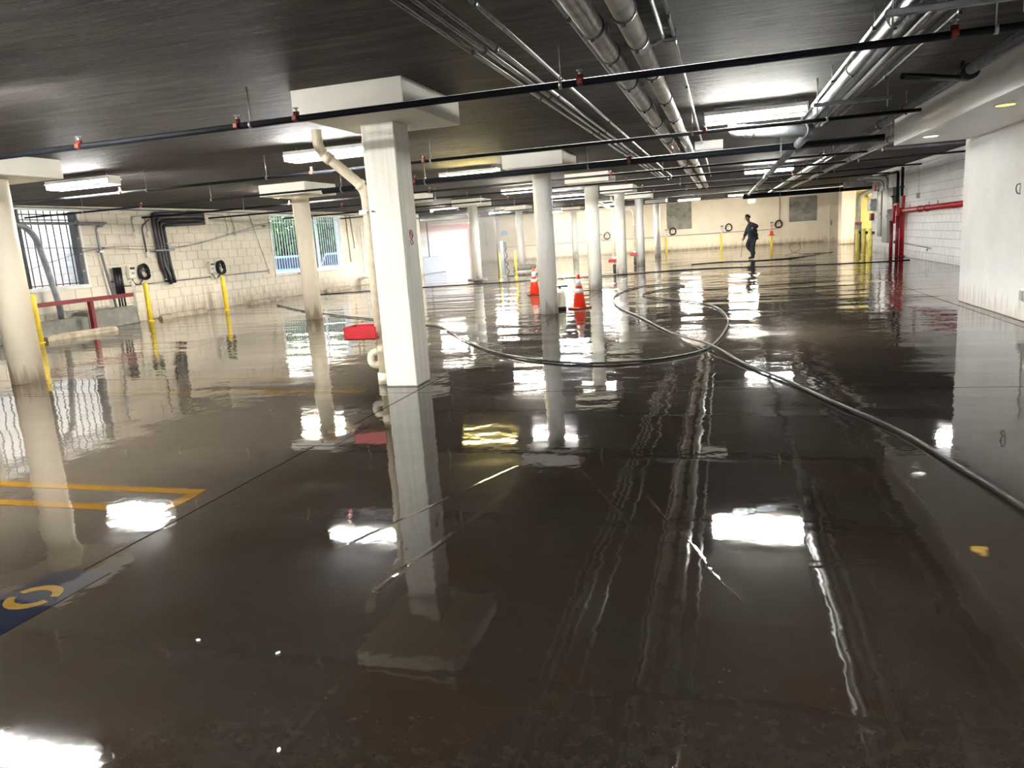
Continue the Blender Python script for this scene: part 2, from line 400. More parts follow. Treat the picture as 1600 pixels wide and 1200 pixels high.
def blockwork(wall, ya, yb, ztop, bw, bh, holes, xface, sgn, mat, near_y):
    """running-bond blocks proud of the mortar; the 300 that show largest are objects, the others one mesh"""
    g = .004; full = MB().cbox(-.014, -bw/2+g, -bh/2+g, .014, bw/2-g, bh/2-g, .004).mesh('block', M[mat])
    half = MB().cbox(-.014, -bw/4+g, -bh/2+g, .014, bw/4-g, bh/2-g, .004).mesh('block', M[mat])
    cells = []; nr = int(ztop/bh)+1
    for r in range(nr):
        z0 = r*bh; z1 = min(z0+bh, ztop)
        if z1-z0 < .06: continue
        y = ya-(bw/2 if r % 2 else 0)
        while y < yb-.02:
            a, b = max(y, ya), min(y+bw, yb); y += bw
            segs = [(a, b)]
            for (h0, h1, k0, k1) in holes:
                if z1 > k0+.02 and z0 < k1-.02:
                    ns = []
                    for (p, q) in segs:
                        if q <= h0 or p >= h1: ns.append((p, q)); continue
                        if p < h0: ns.append((p, h0))
                        if q > h1: ns.append((h1, q))
                    segs = ns
            for (p, q) in segs:
                if q-p > .05: cells.append((p, q, z0, z1))
    cells.sort(key=lambda c: abs((c[0]+c[1])/2-near_y)); n = 0; rest = MB()
    for (p, q, z0, z1) in cells:
        std = abs(q-p-bw) < .01 and abs(z1-z0-bh) < .01
        jit = random.uniform(-.0012, .0012)
        if n < 300:
            me = full if std else MB().cbox(-.014, -(q-p)/2+g, -(z1-z0)/2+g, .014, (q-p)/2-g, (z1-z0)/2-g, .004).mesh('block', M[mat])
            o = bpy.data.objects.new('block', me); COL.objects.link(o); o.parent = wall
            o.location = (xface-sgn*.014+sgn*jit, (p+q)/2, (z0+z1)/2); n += 1
        else:
            rest.cbox(xface-sgn*.028, p+g, z0+g, xface+sgn*jit, q-g, z1-g, .004)
    if rest.v:
        o = rest.build('blockwork', mat, wall); o['kind'] = 'stuff'
blockwork(wl, 11.0, 35.4, 3.04, .47, .25, WIN, XL, 1, 'block_l', 17.5)
wbr = struct(MB().box(5.812, 13.0, 0, 6.1, 33.3, 3.06).build('wall_right_rear', 'joint_r'))
blockwork(wbr, 19.5, 33.3, 3.03, .44, .22, [], 5.8, -1, 'block_r', 22)
struct(MB().cbox(3.57, -8.4, 0, 5.81, 13.17, 2.62, .01).build('wall_right', 'smooth_r'))
m = MB(); c0, c1 = CEIL(-8.4)+.02, CEIL(12.93)+.02
m.add([(x, y, z) for (y, zt) in ((-8.4, c0), (12.93, c1)) for x in (2.53, 3.7) for z in (2.44, zt)],
      [(0, 1, 3, 2), (4, 6, 7, 5), (0, 4, 5, 1), (2, 3, 7, 6), (0, 2, 6, 4), (1, 5, 7, 3)])
struct(m.build('ceiling_soffit', 'soffit'))
struct(MB().box(3.6, -8.4, 2.5, 6.1, 13.1, 3.05).build('wall_right_upper', 'smooth_r'))
# far wall with the vehicle opening and its lintel
m = MB(); m.box(-17.3, 51, 0, 6.42, 51.25, 3.3); m.box(6.42, 51, 2.28, 6.95, 51.25, 3.3); m.box(6.95, 51, 0, 10.4, 51.25, 3.3)
m.box(-25.2, 51, 2.9, -17.3, 51.25, 3.3); m.box(-27.4, 51, 0, -25.2, 51.25, 3.3)
struct(m.build('wall_far', 'far'))
struct(MB().box(-27.4, 35.4, 0, -27.1, 51.2, 3.3).build('wall_far_left', 'far'))
struct(MB().box(-27.4, 35.15, 0, -15.0, 35.4, 3.2).build('wall_return', 'patch'))
struct(MB().box(-15.0, -8.65, 0, 6.1, -8.4, 3.1).build('wall_near', 'block_l'))
struct(MB().box(10.2, 33.3, 0, 10.4, 51.2, 3.3).build('wall_far_right', 'yellow_wall'))
struct(MB().box(5.81, 33.3, 0, 10.4, 33.5, 3.2).build('wall_right_return', 'yellow_wall'))
struct(MB().box(6.85, 45.0, 0, 10.3, 45.2, 3.3).build('wall_yellow', 'yellow_wall'))
struct(MB().cbox(6.15, 44.0, 0, 6.87, 45.2, 3.2, .02).build('wall_pier', 'far'))
door = struct(MB().cbox(6.43, 50.98, -.02, 6.945, 51.04, 2.24, .006).build('door_1', 'far'))
MB().box(6.42, 50.95, 0, 6.46, 51.02, 2.28).box(6.92, 50.95, 0, 6.96, 51.02, 2.28).box(6.42, 50.95, 2.24, 6.96, 51.02, 2.28).build('door_frame', 'offwhite', door)
MB().tube([(6.54, 50.93, 1.02), (6.54, 50.93, 1.28)], .015, 8).box(6.52, 50.94, .98, 6.56, 50.985, 1.32).build('door_handle', 'dgrey', door)
for (xa, xb, za, zb, lb) in ((-3.58, -1.97, 1.38, 3.12, 0), (4.05, 5.69, 1.36, 2.9, 1)):
    struct(MB().cbox(xa, 50.975, za, xb, 51.02, zb, .006).build('trim_%d' % (lb+1), 'patch'))
struct(MB().box(-17.3, 50.94, 0, 6.15, 51.01, .1).build('baseboard_far', 'stop'))
# low wall and rails at the end of the left wall
o = struct(MB().cbox(-15.95, 35.6, 0, -14.8, 38.8, .86, .02).build('wall_low', plain('pale_blue_low_wall_paint', srgb(176, 192, 222), .6)))
for px in (-14.95, -14.98):
    pass
tag(MB().tube([(-14.93, 35.7, .86), (-14.93, 35.7, 2.75)], .035, 10).cbox(-15.0, 35.63, .86, -14.86, 35.77, .88, .004).build('door_track', 'greypipe'), 'grey door track post beside the end of the left wall', 'post', 'roller door tracks')
tag(MB().tube([(-15.0, 37.0, .86), (-15.0, 37.0, 2.8)], .03, 10).cbox(-15.07, 36.93, .86, -14.93, 37.07, .88, .004).cbox(-15.06, 36.0, 2.7, -14.94, 37.05, 2.82, .01).build('door_track', 'dgrey'), 'darker door track post standing on the low blue wall', 'post', 'roller door tracks')

# ------------------------------------------------------------------ haze of washing spray hanging in the rear of the garage
hz = NT('spray_mist'); hz.t.nodes.remove(hz.p); _vs = hz.n('ShaderNodeVolumeScatter'); _vs.inputs['Color'].default_value = (.95, .97, 1, 1)
_vs.inputs['Density'].default_value = .009; _vs.inputs['Anisotropy'].default_value = .35; hz.l(_vs.outputs[0], hz.t.nodes['Material Output'].inputs['Volume'])
tag(MB().box(-14.7, 24, .02, -5.5, 50.9, 2.62).build('mist', hz.m), 'faint white mist hanging before the vehicle opening', 'mist')['kind'] = 'stuff'
hz2 = NT('sunlit_mist'); hz2.t.nodes.remove(hz2.p); _vs = hz2.n('ShaderNodeVolumeScatter'); _vs.inputs['Color'].default_value = (.96, .98, 1, 1)
_vs.inputs['Density'].default_value = .1; _vs.inputs['Anisotropy'].default_value = .5; hz2.l(_vs.outputs[0], hz2.t.nodes['Material Output'].inputs['Volume'])
tag(MB().box(-27.0, 35.5, .02, -14.72, 50.95, 2.85).build('mist', hz2.m), 'bright sunlit mist just inside the vehicle opening', 'mist')['kind'] = 'stuff'
# ------------------------------------------------------------------ windows in the left wall
def window(n, y0, y1, z0, z1, pitch, mat, mull):
    w = bpy.data.objects.new('window_%d' % n, None); COL.objects.link(w); w.location = (XL, y0, z0); struct(w)
    Wd, Hh = y1-y0, z1-z0; f = .06
    MB().cbox(-.24, -.02, -.05, .035, Wd+.02, .0, .008).build('window_sill', 'white', w)
    fr = MB(); fr.box(-.2, 0, 0, .03, f, Hh).box(-.2, Wd-f, 0, .03, Wd, Hh).box(-.2, f, Hh-f, .03, Wd-f, Hh).box(-.2, f, 0, .03, Wd-f, .045)
    fr.build('window_frame', 'white', w)
    for q in mull: MB().box(-.16, q-.025, .045, -.09, q+.025, Hh-f).build('mullion', mat, w)
    for zz in (.09, Hh-.16, Hh-.28): MB().box(-.135, f, zz-.012, -.115, Wd-f, zz+.012).build('rail', mat, w)
    bar = MB().box(-.009, -.009, 0, .009, .009, Hh-f-.06).mesh('bar', M[mat]); k = int((Wd-2*f)/pitch)
    for i in range(1, k+1):
        o = bpy.data.objects.new('bar', bar); COL.objects.link(o); o.parent = w; o.location = (-.145, f+i*(Wd-2*f)/(k+1), .05)
    return w
w1 = window(1, *WIN[0], .19, 'bardark', (1.6,))
MB().box(-.1, 2.9, .05, .05, 3.0, 1.74).build('grille_stile', 'bardark', w1)
for zz in (.35, .75, 1.12, 1.5): MB().lathe([(.0, 0), (.018, 0), (.018, .02), (0, .02)], 8, (.055, 2.95, zz)).build('bolt', 'white', w1)
w2 = window(2, *WIN[1], .165, 'barlight', (3.2,))
MB().tube(spline([(.03, 3.7, 1.95), (.05, 3.75, 1.65), (.05, 4.0, 1.5), (.05, 4.25, 1.66), (.03, 4.3, 1.95)]), .012, 6).build('cable_loop', 'black', w2)

# ------------------------------------------------------------------ outside
ga = struct(MB().box(-70, -20, -.4, -15.05, 51.3, -.06).box(-70, 51.3, -.4, 30, 140, -.06).build('ground', 'asphalt'))
ow = thing('outside_wall', 'pale brick wall seen through the barred window by the red rail', 'wall', (-20, 4, -.06))
MB().box(-.3, 0, 0, 0, 16.6, 5.5).build('wall', 'outwall', ow)
brick = MB().cbox(-.005, .008, .008, .02, .592, .192, .004).mesh('brick', M['outwall']); nb = 0
for r in range(15):
    for c in range(11):
        o = bpy.data.objects.new('brick', brick); COL.objects.link(o); o.parent = ow; o.location = (0, 9.0+c*.6+(.3 if r % 2 else 0), .6+r*.2)
MB().box(.0, 15.25, 0, .22, 16.0, 2.35).build('pilaster', 'cement', ow)
ld = thing('ladder', 'pale blue ladder leaning outside the barred window', 'ladder', (-19.2, 19.9, -.06))
for q in (0, .42): MB().tube([(.3, q, 0), (-.35, q, 2.3)], .03, 8).build('rail', 'bluesign', ld)
for i in range(8): z = .25+i*.27; MB().tube([(.3-.65*z/2.3, 0, z), (.3-.65*z/2.3, .42, z)], .017, 8).build('rung', 'bluesign', ld)
def car(label, loc, rz, mat, L=4.4, Wd=1.8, Hh=1.5, van=False):
    t = thing('car', label, 'car', loc, rz)
    hb = .55*Hh
    body = [(-L/2, .3), (-L/2+.05, hb*.95), (-L*.28, hb+.05), (L*.30, hb+.02), (L/2-.1, hb*.85), (L/2, .35), (L/2-.1, .22), (-L/2+.1, .22)]
    if van: cab = [(-L/2+.05, hb-.02), (-L/2+.1, Hh-.03), (-L*.4, Hh), (L*.15, Hh), (L*.32, hb)]
    else: cab = [(-L*.40, hb-.02), (-L*.30, Hh-.06), (-L*.2, Hh), (L*.05, Hh-.02), (L*.24, hb)]
    MB().prism(body, 'y', -Wd/2, Wd/2).build('body', mat, t)
    m = MB(); n = len(cab); ins = .14
    vs = [(x, -Wd/2+(ins if z > hb+.1 else .02), z) for x, z in cab]+[(x, Wd/2-(ins if z > hb+.1 else .02), z) for x, z in cab]
    m.add(vs, [tuple(range(n)), tuple(range(n, 2*n))]+[(i, (i+1) % n, n+(i+1) % n, n+i) for i in range(n)]); m.build('cabin', mat, t)
    cx = [c for c in cab]
    for sg in (-1, 1):
        a, b = cx[1], cx[-2]
        m = MB(); y = sg*(Wd/2-.09)
        m.prism([(a[0]+.12, hb+.08), (a[0]+.22, Hh-.14), (b[0]-.05, Hh-.14), (cx[-1][0]-.22, hb+.08)], 'y', y-.035, y+.035).build('window', 'glassy', t)
    for (p, q, nm) in ((cx[-1], cx[-2], 'windscreen'), (cx[0], cx[1], 'rear_window')):
        d = .02*(1 if nm == 'windscreen' else -1)
        f = lambda k: (p[0]+(q[0]-p[0])*k+d, p[1]+(q[1]-p[1])*k+.015)
        (xa, za), (xb, zb) = f(.15), f(.85)
        MB().add([(xa, -Wd/2+.14, za), (xa, Wd/2-.14, za), (xb, Wd/2-.2, zb), (xb, -Wd/2+.2, zb), (xa-d*2, -Wd/2+.14, za-.02), (xa-d*2, Wd/2-.14, za-.02), (xb-d*2, Wd/2-.2, zb-.02), (xb-d*2, -Wd/2+.2, zb-.02)],
                 [(0, 1, 2, 3), (7, 6, 5, 4), (0, 4, 5, 1), (1, 5, 6, 2), (2, 6, 7, 3), (3, 7, 4, 0)]).build(nm, 'glassy', t)
    for sx in (-.31, .31):
        for sg in (-1, 1):
            w = MB().tube([(L*sx, sg*(Wd/2-.19), .33), (L*sx, sg*(Wd/2+.01), .33)], .33, 20).build('wheel', 'tyre', t)
            MB().tube([(L*sx, sg*(Wd/2), .33), (L*sx, sg*(Wd/2+.025), .33)], .2, 14).build('hub_cap', 'carsilver', w)
    for sg in (-1, 1): MB().cbox(L/2-.12, sg*Wd*.34-.18, .52, L/2-.01, sg*Wd*.34+.18, .66, .02).build('headlamp', 'white', t)
    MB().cbox(L/2-.06, -.3, .36, L/2+.015, .3, .48, .004).build('number_plate', 'white', t)
car('pale blue car parked outside, behind the left part of the far barred window', (-19.4, 30.6, -.06), -1.2, 'carblue')
car('silver car parked outside, behind the right part of the far barred window', (-17.6, 32.4, -.06), -1.35, 'carsilver')
car('white van in glaring daylight beyond the vehicle opening', (-29.5, 71, -.06), -1.2, 'carwhite', 5.4, 2.0, 2.2, True)
def tree(label, loc, h, r, seed):
    rd = random.Random(seed); t = thing('tree', label, 'tree', loc, 0, 'trees outside the far window')
    MB().tube([(0, 0, 0), (.05, .03, h*.4), (-.05, .1, h*.75)], [.16, .11, .05], 8).build('trunk', 'bark', t)
    for i in range(4): a = i*1.7; MB().tube([(0, 0, h*.38), (math.cos(a)*r*.6, math.sin(a)*r*.6, h*.7)], [.07, .02], 6).build('branch', 'bark', t)
    m = MB()
    for i in range(1300):
        while True:
            p = Vector((rd.uniform(-1, 1), rd.uniform(-1, 1), rd.uniform(-1, 1)))
            if .3 < p.length < 1: break
        p = Vector((p.x*r, p.y*r, h*.68+p.z*h*.36)); q = Vector((rd.gauss(0, 1), rd.gauss(0, 1), rd.gauss(0, 1))).normalized(); u = q.orthogonal().normalized(); s = rd.uniform(.09, .2)
        v = q.cross(u); m.add([p-u*s, p-v*s*.5, p+u*s, p+v*s*.5], [(0, 1, 2, 3)])
    o = m.build('foliage', 'leaf', t); o['kind'] = 'stuff'
tree('leafy tree outside the far window, left of the column', (-21.4, 33.4, -.06), 3.6, 1.2, 1)
tree('leafy tree outside the far window, right of the column', (-18.9, 34.0, -.06), 3.4, .95, 2)
bt = thing('building', 'pale low building far outside the barred windows', 'building', (-46, 60, -.06))
MB().box(-6, -22, 0, 0, 22, 5.5).build('wall', 'outwall', bt)
MB().box(-6.2, -22.2, 5.5, .2, 22.2, 5.8).build('roof', 'cement', bt)
for i in range(7):
    f = MB().cbox(-.02, -19+i*6, 1.2, .06, -16.5+i*6, 3.0, .02).build('window', 'offwhite', bt); MB().box(.05, -18.85+i*6, 1.35, .075, -16.65+i*6, 2.85).build('pane', 'palepane', f)
cn = thing('entrance_canopy', 'red canopy and post in glaring daylight outside the vehicle opening', 'canopy', (-20.0, 54.2, -.06))
MB().cbox(-3.2, -.1, 2.55, 1.65, .1, 3.0, .02).build('canopy', 'red', cn)
MB().cbox(1.3, 0, 0, 1.6, .3, 2.55, .01).build('post', 'red', cn)
MB().cbox(1.85, -.3, 0, 2.0, .3, 2.9, .01).cbox(2.15, -.3, 0, 2.25, .3, 2.9, .01).build('gate_post', 'greypipe', cn)
b2 = thing('building', 'white building in glaring daylight beyond the vehicle opening', 'building', (-34, 88, -.06))
MB().box(-14, 0, 0, 16, 6, 6).build('wall', 'outwall', b2); MB().box(-14.2, -.2, 6, 16.2, 6.2, 6.3).build('roof', 'cement', b2)
for i in range(6):
    f = MB().cbox(-12+i*4.6, -.06, 1.0, -9.6+i*4.6, .02, 2.8, .02).build('window', 'offwhite', b2); MB().box(-11.85+i*4.6, -.08, 1.15, -9.75+i*4.6, -.05, 2.65).build('pane', 'palepane', f)

# ------------------------------------------------------------------ columns
sq = thing('square_column', 'white board-marked square column with a wide flared capital', 'column', (-3.24, 7.13, 0))
MB().cbox(-.18, -.2, 0, .175, .16, CEIL(7.1)-.22, .012).build('shaft', 'colsq', sq)
MB().cbox(-.46, -.95, CEIL(7.1)-.235, .62, .5, CEIL(7.1)+.004, .006).build('capital', 'cap', sq)
def round_col(label, x, y, mat='col', r=.175, capw=.55):
    t = thing('round_column', label, 'column', (x, y, 0), 0, 'round white columns'); c = CEIL(y)
    MB().lathe([(r, 0), (r, c-.22)], 40).build('shaft', mat, t)
    MB().cbox(-capw, -.68, c-.24, capw, .62, c+.006, .008).build('capital', 'cap', t)
    return t
round_col('cream round column cut by the left edge of the picture', -8.98, 7.56, 'colcream', .2)
round_col('round column in front of the far barred window', -8.85, 14.68, 'colcream', .185)
round_col('round column hidden close behind the square column', -8.9, 20.7)
round_col('round column beside the bright vehicle opening, with grey socks at its foot', -8.86, 26.45)
round_col('round column behind the free-standing cable post', -9.7, 36.1)
round_col('slim far round column between the two nearest central columns', -8.6, 44.6)
round_col('large round column between the two orange traffic cones', -3.22, 13.77)
round_col('second round column, right of the nearer traffic cone', -3.25, 19.42)
round_col('round column with scuffed foot and the nearer red pipe guard', -3.40, 26.0)
round_col('round column with the farther red pipe guard', -3.44, 32.7)
round_col('farthest central round column, before the grey wall patch', -3.46, 41.8)
# prohibition sign on the square column
sg = thing('wall_sign', 'small white sign with red prohibition ring on the square column', 'sign', (-3.063, 7.10, 1.52))
MB().cbox(0, -.055, -.09, .004, .055, .09, .001).build('plate', 'white', sg)
m = MB(); m.tube([(.006, .038*math.cos(a*PI/10), .03+.045*math.sin(a*PI/10)) for a in range(20)], .005, 6, closed=True); m.tube([(.006, -.027, .062), (.006, .027, -.002)], .005, 6); m.build('prohibition_ring', 'red', sg)
m = MB(); m.tube([(.006, .03*math.cos(a*PI/8), -.048+.026*math.sin(a*PI/8)) for a in range(16)], .004, 6, closed=True); m.build('lower_ring', 'darkred', sg)

# ------------------------------------------------------------------ drain pipes and their guards
c = CEIL(7)
dp = thing('drain_pipe', 'cream drain pipe bending down the side of the square column', 'pipe', (-3.52, 7.12, 0))
MB().tube(bend([(-.38, -.2, c-.23), (-.38, -.2, c-.42), (-.01, .0, c-.82), (-.01, .0, .12)], .12, 6), .052, 14).build('pipe', 'cream_pipe', dp)
for p, q in (((-.33, -.17, c-.475), (-.28, -.145, c-.53)), ((-.06, -.03, c-.77), (-.03, -.012, c-.80))): MB().tube([p, q], .062, 14).build('coupling', 'cream_pipe', dp)
MB().tube([(-.01, 0, .34), (-.01, 0, .44)], .06, 14).tube([(-.02, 0, .12), (-.02, 0, .0)], .06, 14).tube(bend([(-.01, 0, .2), (-.12, -.05, .22), (-.12, -.05, .34), (-.02, 0, .36)], .05, 4), .04, 10).build('trap', 'cream_pipe', dp)
MB().cbox(-.075, -.07, 1.78, .02, .07, 1.83, .006).build('strap', 'white', dp); MB().tube([(.03, -.09, 1.8), (.16, -.215, 1.8)], .008, 6).build('strap_bolt', 'dgrey', dp)
def guard(label, loc, s):
    t = thing('pipe_guard', label, 'guard', loc, 0, 'red pipe guards')
    m = MB(); a, b, h, th = .21*s, .12*s, .12*s, .012
    m.cbox(-a, -b, 0, a*.55, -b+th, h, .003); m.cbox(-a, -b, 0, -a+th, b, h, .003); m.cbox(-a, b-th, 0, a*.55, b, h, .003); m.build('channel', 'red', t)
    MB().box(-a, -b, -.0, a*.5, b, .012).build('base_plate', 'darkred', t)
guard('bright red guard around the drain pipe of the square column', (-3.63, 7.1, .5), 1.15)
for (x, y, nm) in ((-3.70, 26.3, 'nearer'), (-3.66, 32.4, 'farther')):
    c = CEIL(y); d = thing('drain_pipe', 'white drain pipe running down beside the %s red-guarded column' % nm, 'pipe', (x, y, 0), 0, 'column drain pipes')
    MB().tube(bend([(-.9, -.1, c-.02), (-.9, -.1, c-.25), (0, 0, c-.75), (0, 0, .0)], .15, 5), .05, 12).build('pipe', 'cream_pipe', d)
    for z in (1.7, .55): MB().tube([(0, 0, z), (0, 0, z+.06)], .062, 12).build('coupling', 'white', d)
    MB().tube([(0, 0, .02), (0, 0, .35)], .058, 12).build('lower_sleeve', 'dgrey', d)
    guard('red guard box on the drain pipe of the %s central column' % nm, (x, y, .42), .9)

# ------------------------------------------------------------------ fluorescent fittings (their light comes from the diffuser)
def fitting(label, x, y, tube, L=1.2, drop=.06, near=False):
    c = CEIL(y); t = thing('fluorescent_fitting', label, 'lamp', (x, y, c-drop), 0, 'fluorescent ceiling fittings')
    MB().cbox(-L/2, -.12, -.05, L/2, .12, .0, .006).cbox(-L/2, -.17, -.056, L/2, .17, -.05, .002).build('housing', 'white', t)
    for s in (-1, 1): MB().cbox(s*L/2-.012, -.13, -.13, s*L/2+.012, .13, .0, .004).build('end_plate', 'white', t)
    MB().prism([(-.085, -.0565), (-.085, -.085), (-.065, -.10), (.065, -.10), (.085, -.085), (.085, -.0565)], 'x', -L/2+.02, L/2-.02).build('diffuser', tube, t)
    m = MB(); near = 6 < y < 24 and drop > .03
    for i in range(22): x0 = -L/2+.03+i*(L-.06)/21; m.box(x0-.003, -.125, -.135, x0+.003, .125, -.105)
    for s in (-.125, 0, .125): m.box(-L/2, s-.003, -.137, L/2, s+.003, -.103)
    if near: m.build('louver_grid', 'white', t)
    for s in (-.4, .4): MB().tube([(s*L, 0, 0), (s*L, 0, drop)], .006, 6).build('hanger', 'galv', t)
fitting('bright fluorescent fitting on the right, crossed by a grey elbow pipe', .40, 10.15, 'tube_green')
fitting('bright fluorescent fitting behind the long sloping pipe on the right', 1.22, 22.0, 'tube_green', 1.25)
fitting('fluorescent fitting above the barred window at far left', -9.65, 9.70, 'tube_cool')
fitting('fluorescent fitting half hidden by the square column', -5.15, 9.42, 'tube_cool', 1.25)
fitting('warm fluorescent fitting just left of the large round column', -5.60, 21.4, 'tube_warm')
fitting('white fluorescent fitting just right of the large round column', -5.35, 26.7, 'tube_cool')
fitting('yellowish fluorescent fitting behind the thick dark sprinkler main', -4.90, 14.6, 'tube_yellow')
fitting('distant fluorescent fitting above the vehicle opening', -11.3, 30.0, 'tube_warm')
fitting('distant fluorescent fitting right of the vehicle opening', -11.5, 39.0, 'tube_warm')
fitting('distant fluorescent fitting over the cream far wall, beside the slim far column', -9.9, 46.6, 'tube_warm')
fitting('distant fluorescent fitting left of the red-guarded columns', -5.9, 40.5, 'tube_warm')
fitting('distant warm fitting between the far central column and the exit sign', -1.8, 43.6, 'tube_warm')
fitting('distant warm fitting just above the green exit sign', 1.05, 42.5, 'tube_warm', 1.5)
fitting('fitting lighting the yellow wall behind the bollards', 8.2, 40.0, 'tube_warm')
for k, (x, y) in enumerate(((-5.75, 4.27), (-3.2, -2.6), (1.0, -1.0), (-8.5, -2.5), (-12.3, 8.6))):  # first lamp inferred from its floor reflection; the rest added as unseen fill
    fitting('fluorescent fitting out of frame, %s' % ('overhead left', 'added as fill behind the viewer', 'added as fill behind the camera at right', 'added as fill behind the camera at far left', 'added as fill near the left wall overhead')[k], x, y, 'tube_cool')
fitting('added fill fitting hidden behind the capital of the column at the far window', -9.7, 16.0, 'tube_warm', 1.2, 0.001)  # added unseen lamp, lifts the light on the left wall
for (x, y, lb) in ((-3.52, 15.0, 'the large round column'), (-3.47, 20.75, 'the second round column'), (-3.58, 27.3, 'the nearer red-guarded column'), (-9.3, 27.8, 'the column by the vehicle opening')):
    fitting('added fill fitting tucked behind the capital of ' + lb, x, y, 'tube_cool', .95, .001)  # added lamps out of sight, brightening the far bays and walls
fitting('added fill fitting hidden above the end of the white soffit', 4.4, 15.0, 'tube_cool', 1.2, .02)  # added lamp, kept out of view, lighting the white block wall

for (x, y, mt, lb) in ((2.8, 9.05, 'down_warm', 'amber recessed downlight in the white soffit'), (2.78, 11.85, 'down_cool', 'white recessed downlight near the end of the soffit')):
    t = thing('downlight', lb, 'lamp', (x, y, 2.44)); MB().lathe([(.085, -.006), (.105, -.006), (.105, .0), (.085, .0)], 24).build('rim', 'white', t); MB().lathe([(0.001, -.008), (.085, -.008), (.085, -.003), (.001, -.003)], 24).build('lens', mt, t)

# ------------------------------------------------------------------ ceiling pipes running into the depth
def ypipe(name, label, x, ya, yb, off, r, mat, group=None, clips=(), clipmat='dgrey', n=12, clipw=.03):
    t = thing(name, label, 'pipe', (x, ya, CEIL(ya)-off), 0, group)
    L = yb-ya; f = lambda y: (0, y-ya, CEIL(y)-CEIL(ya))
    MB().tube([f(ya), f(yb)], r, n).build('pipe', mat, t)
    for y in clips:
        p = f(y); m = MB().tube([(p[0], p[1]-clipw, p[2]), (p[0], p[1]+clipw, p[2])], r*1.13+.002, n); o = m.build('clamp', clipmat, t)
        MB().cbox(-.012, p[1]-.012, p[2]-r*1.13-.016, .012, p[1]+.012, p[2]-r*1.05, .002).build('clamp_bolt', 'black', o)
        if off > .06: MB().tube([(0, p[1], p[2]+r), (0, p[1], p[2]+off)], .005, 6).build('hanger_rod', 'galv', o)
    return t
for k, (x, lb) in enumerate(((-1.79, 'leftmost of the three parallel silver conduits on the ceiling'), (-1.69, 'middle of the three parallel silver conduits on the ceiling'), (-1.60, 'rightmost of the three parallel silver conduits on the ceiling'))):
    ypipe('conduit', lb, x, -3, 23.5+k*.3, .035, .0165, 'galv', 'silver ceiling conduits', (3.9, 5.6, 7.8, 11.0, 14.5, 18.5), n=8)
ypipe('conduit', 'single silver conduit just right of the three parallel ones', -1.40, -3, 22.5, .035, .0145, 'galv', 'silver ceiling conduits', (4.5, 7.0, 10, 14), n=8)
ypipe('drain_main', 'left one of the two fat parallel pipes on the ceiling', -.745, -3, 27.5, .2, .066, 'bigpipe', 'fat ceiling pipes', (4.75, 5.5, 6.6, 7.9, 9.3, 11.2, 13.4, 16, 19, 23), 'dgrey', 18, .012)
ypipe('drain_main', 'right one of the two fat parallel pipes on the ceiling', -.525, -3, 28, .2, .066, 'bigpipe', 'fat ceiling pipes', (4.5, 5.2, 6.3, 7.6, 9.0, 10.9, 13.1, 15.7, 18.8, 22.6), 'dgrey', 18, .012)
ypipe('conduit', 'thin conduit hugging the left side of the fat ceiling pipes', -.86, -3, 20, .17, .012, 'galv', 'silver ceiling conduits', (4.6, 6.5, 9.5), n=8)
ypipe('conduit', 'thin conduit right of the fat pipes ending at a junction box', -.40, -3, 5.9, .06, .013, 'galv', 'silver ceiling conduits', (4.8,), n=8)
ypipe('conduit', 'second thin conduit right of the fat pipes, running far back', -.33, -3, 24, .05, .015, 'galv', 'silver ceiling conduits', (5.3, 8.0, 12), n=8)
t = thing('junction_box', 'small metal junction box with flexible leads right of the fat ceiling pipes', 'box', (-.36, 5.95, CEIL(6)-.09)); MB().cbox(-.05, -.05, 0, .05, .05, .085, .006).build('body', 'dgrey', t)
for k in range(3): MB().tube(spline([(-.05, -.02+.02*k, .03), (-.11-.02*k, .02, -.0), (-.09, .08+.02*k, .04), (-.02, .12, .08)]), .006, 6).build('lead', 'galv', t)
t = thing('junction_box', 'white rectangular box on the ceiling right of the fat pipes', 'box', (-.22, 14.1, CEIL(14)-.16)); MB().cbox(-.24, -.12, 0, .24, .12, .155, .008).build('body', 'white', t); MB().cbox(-.22, -.1, -.008, .22, .1, .0, .002).build('cover', 'offwhite', t); MB().tube([(0, -.05, -.05), (0, -.05, 0)], .012, 8).build('knob', 'white', t)
for k, (x, r, mt, off, lb) in enumerate(((1.10, .045, 'bundle', .19, 'leftmost pale pipe of the dark bundle on the right ceiling'), (1.21, .055, 'darkpipe', .17, 'thick dark pipe in the bundle on the right ceiling'),
        (1.33, .035, 'bundle', .14, 'blue-grey pipe in the bundle on the right ceiling'), (1.43, .045, 'darkpipe', .12, 'rightmost dark pipe of the bundle on the right ceiling'))):
    ypipe('bundled_pipe', lb, x, -3, 11.7+.15*k, off, r, mt, 'pipe bundle on the right ceiling', (5.7, 7.4) if k == 0 else (), 'galv', 14, .012)
ypipe('conduit', 'silver conduit on top of the dark pipe bundle', 1.045, -3, 11.5, .13, .014, 'galv', 'silver ceiling conduits', (6.1, 8.2), n=8)
ypipe('conduit', 'thin dark conduit on the ceiling right of the pipe bundle', 1.66, -3, 12.5, .04, .012, 'darkpipe', None, (6.4, 9), n=8)
for y, lb in ((5.15, 'nearer'), (8.85, 'farther')):
    c = CEIL(y); t = thing('trapeze_hanger', '%s steel trapeze carrying the dark pipe bundle' % lb, 'hanger', (1.28, y, c), 0, 'trapeze hangers')
    MB().cbox(-.34, -.02, -.29, .42, .02, -.25, .004).build('strut', 'greypipe', t)
    for s in (-.3, .38): MB().tube([(s, 0, -.36), (s, 0, 0)], .007, 6).build('rod', 'galv', t)
t = thing('elbow_pipe', 'fat grey elbow pipe below the bright fitting on the right', 'pipe', (.13, 10.45, CEIL(10.4)))
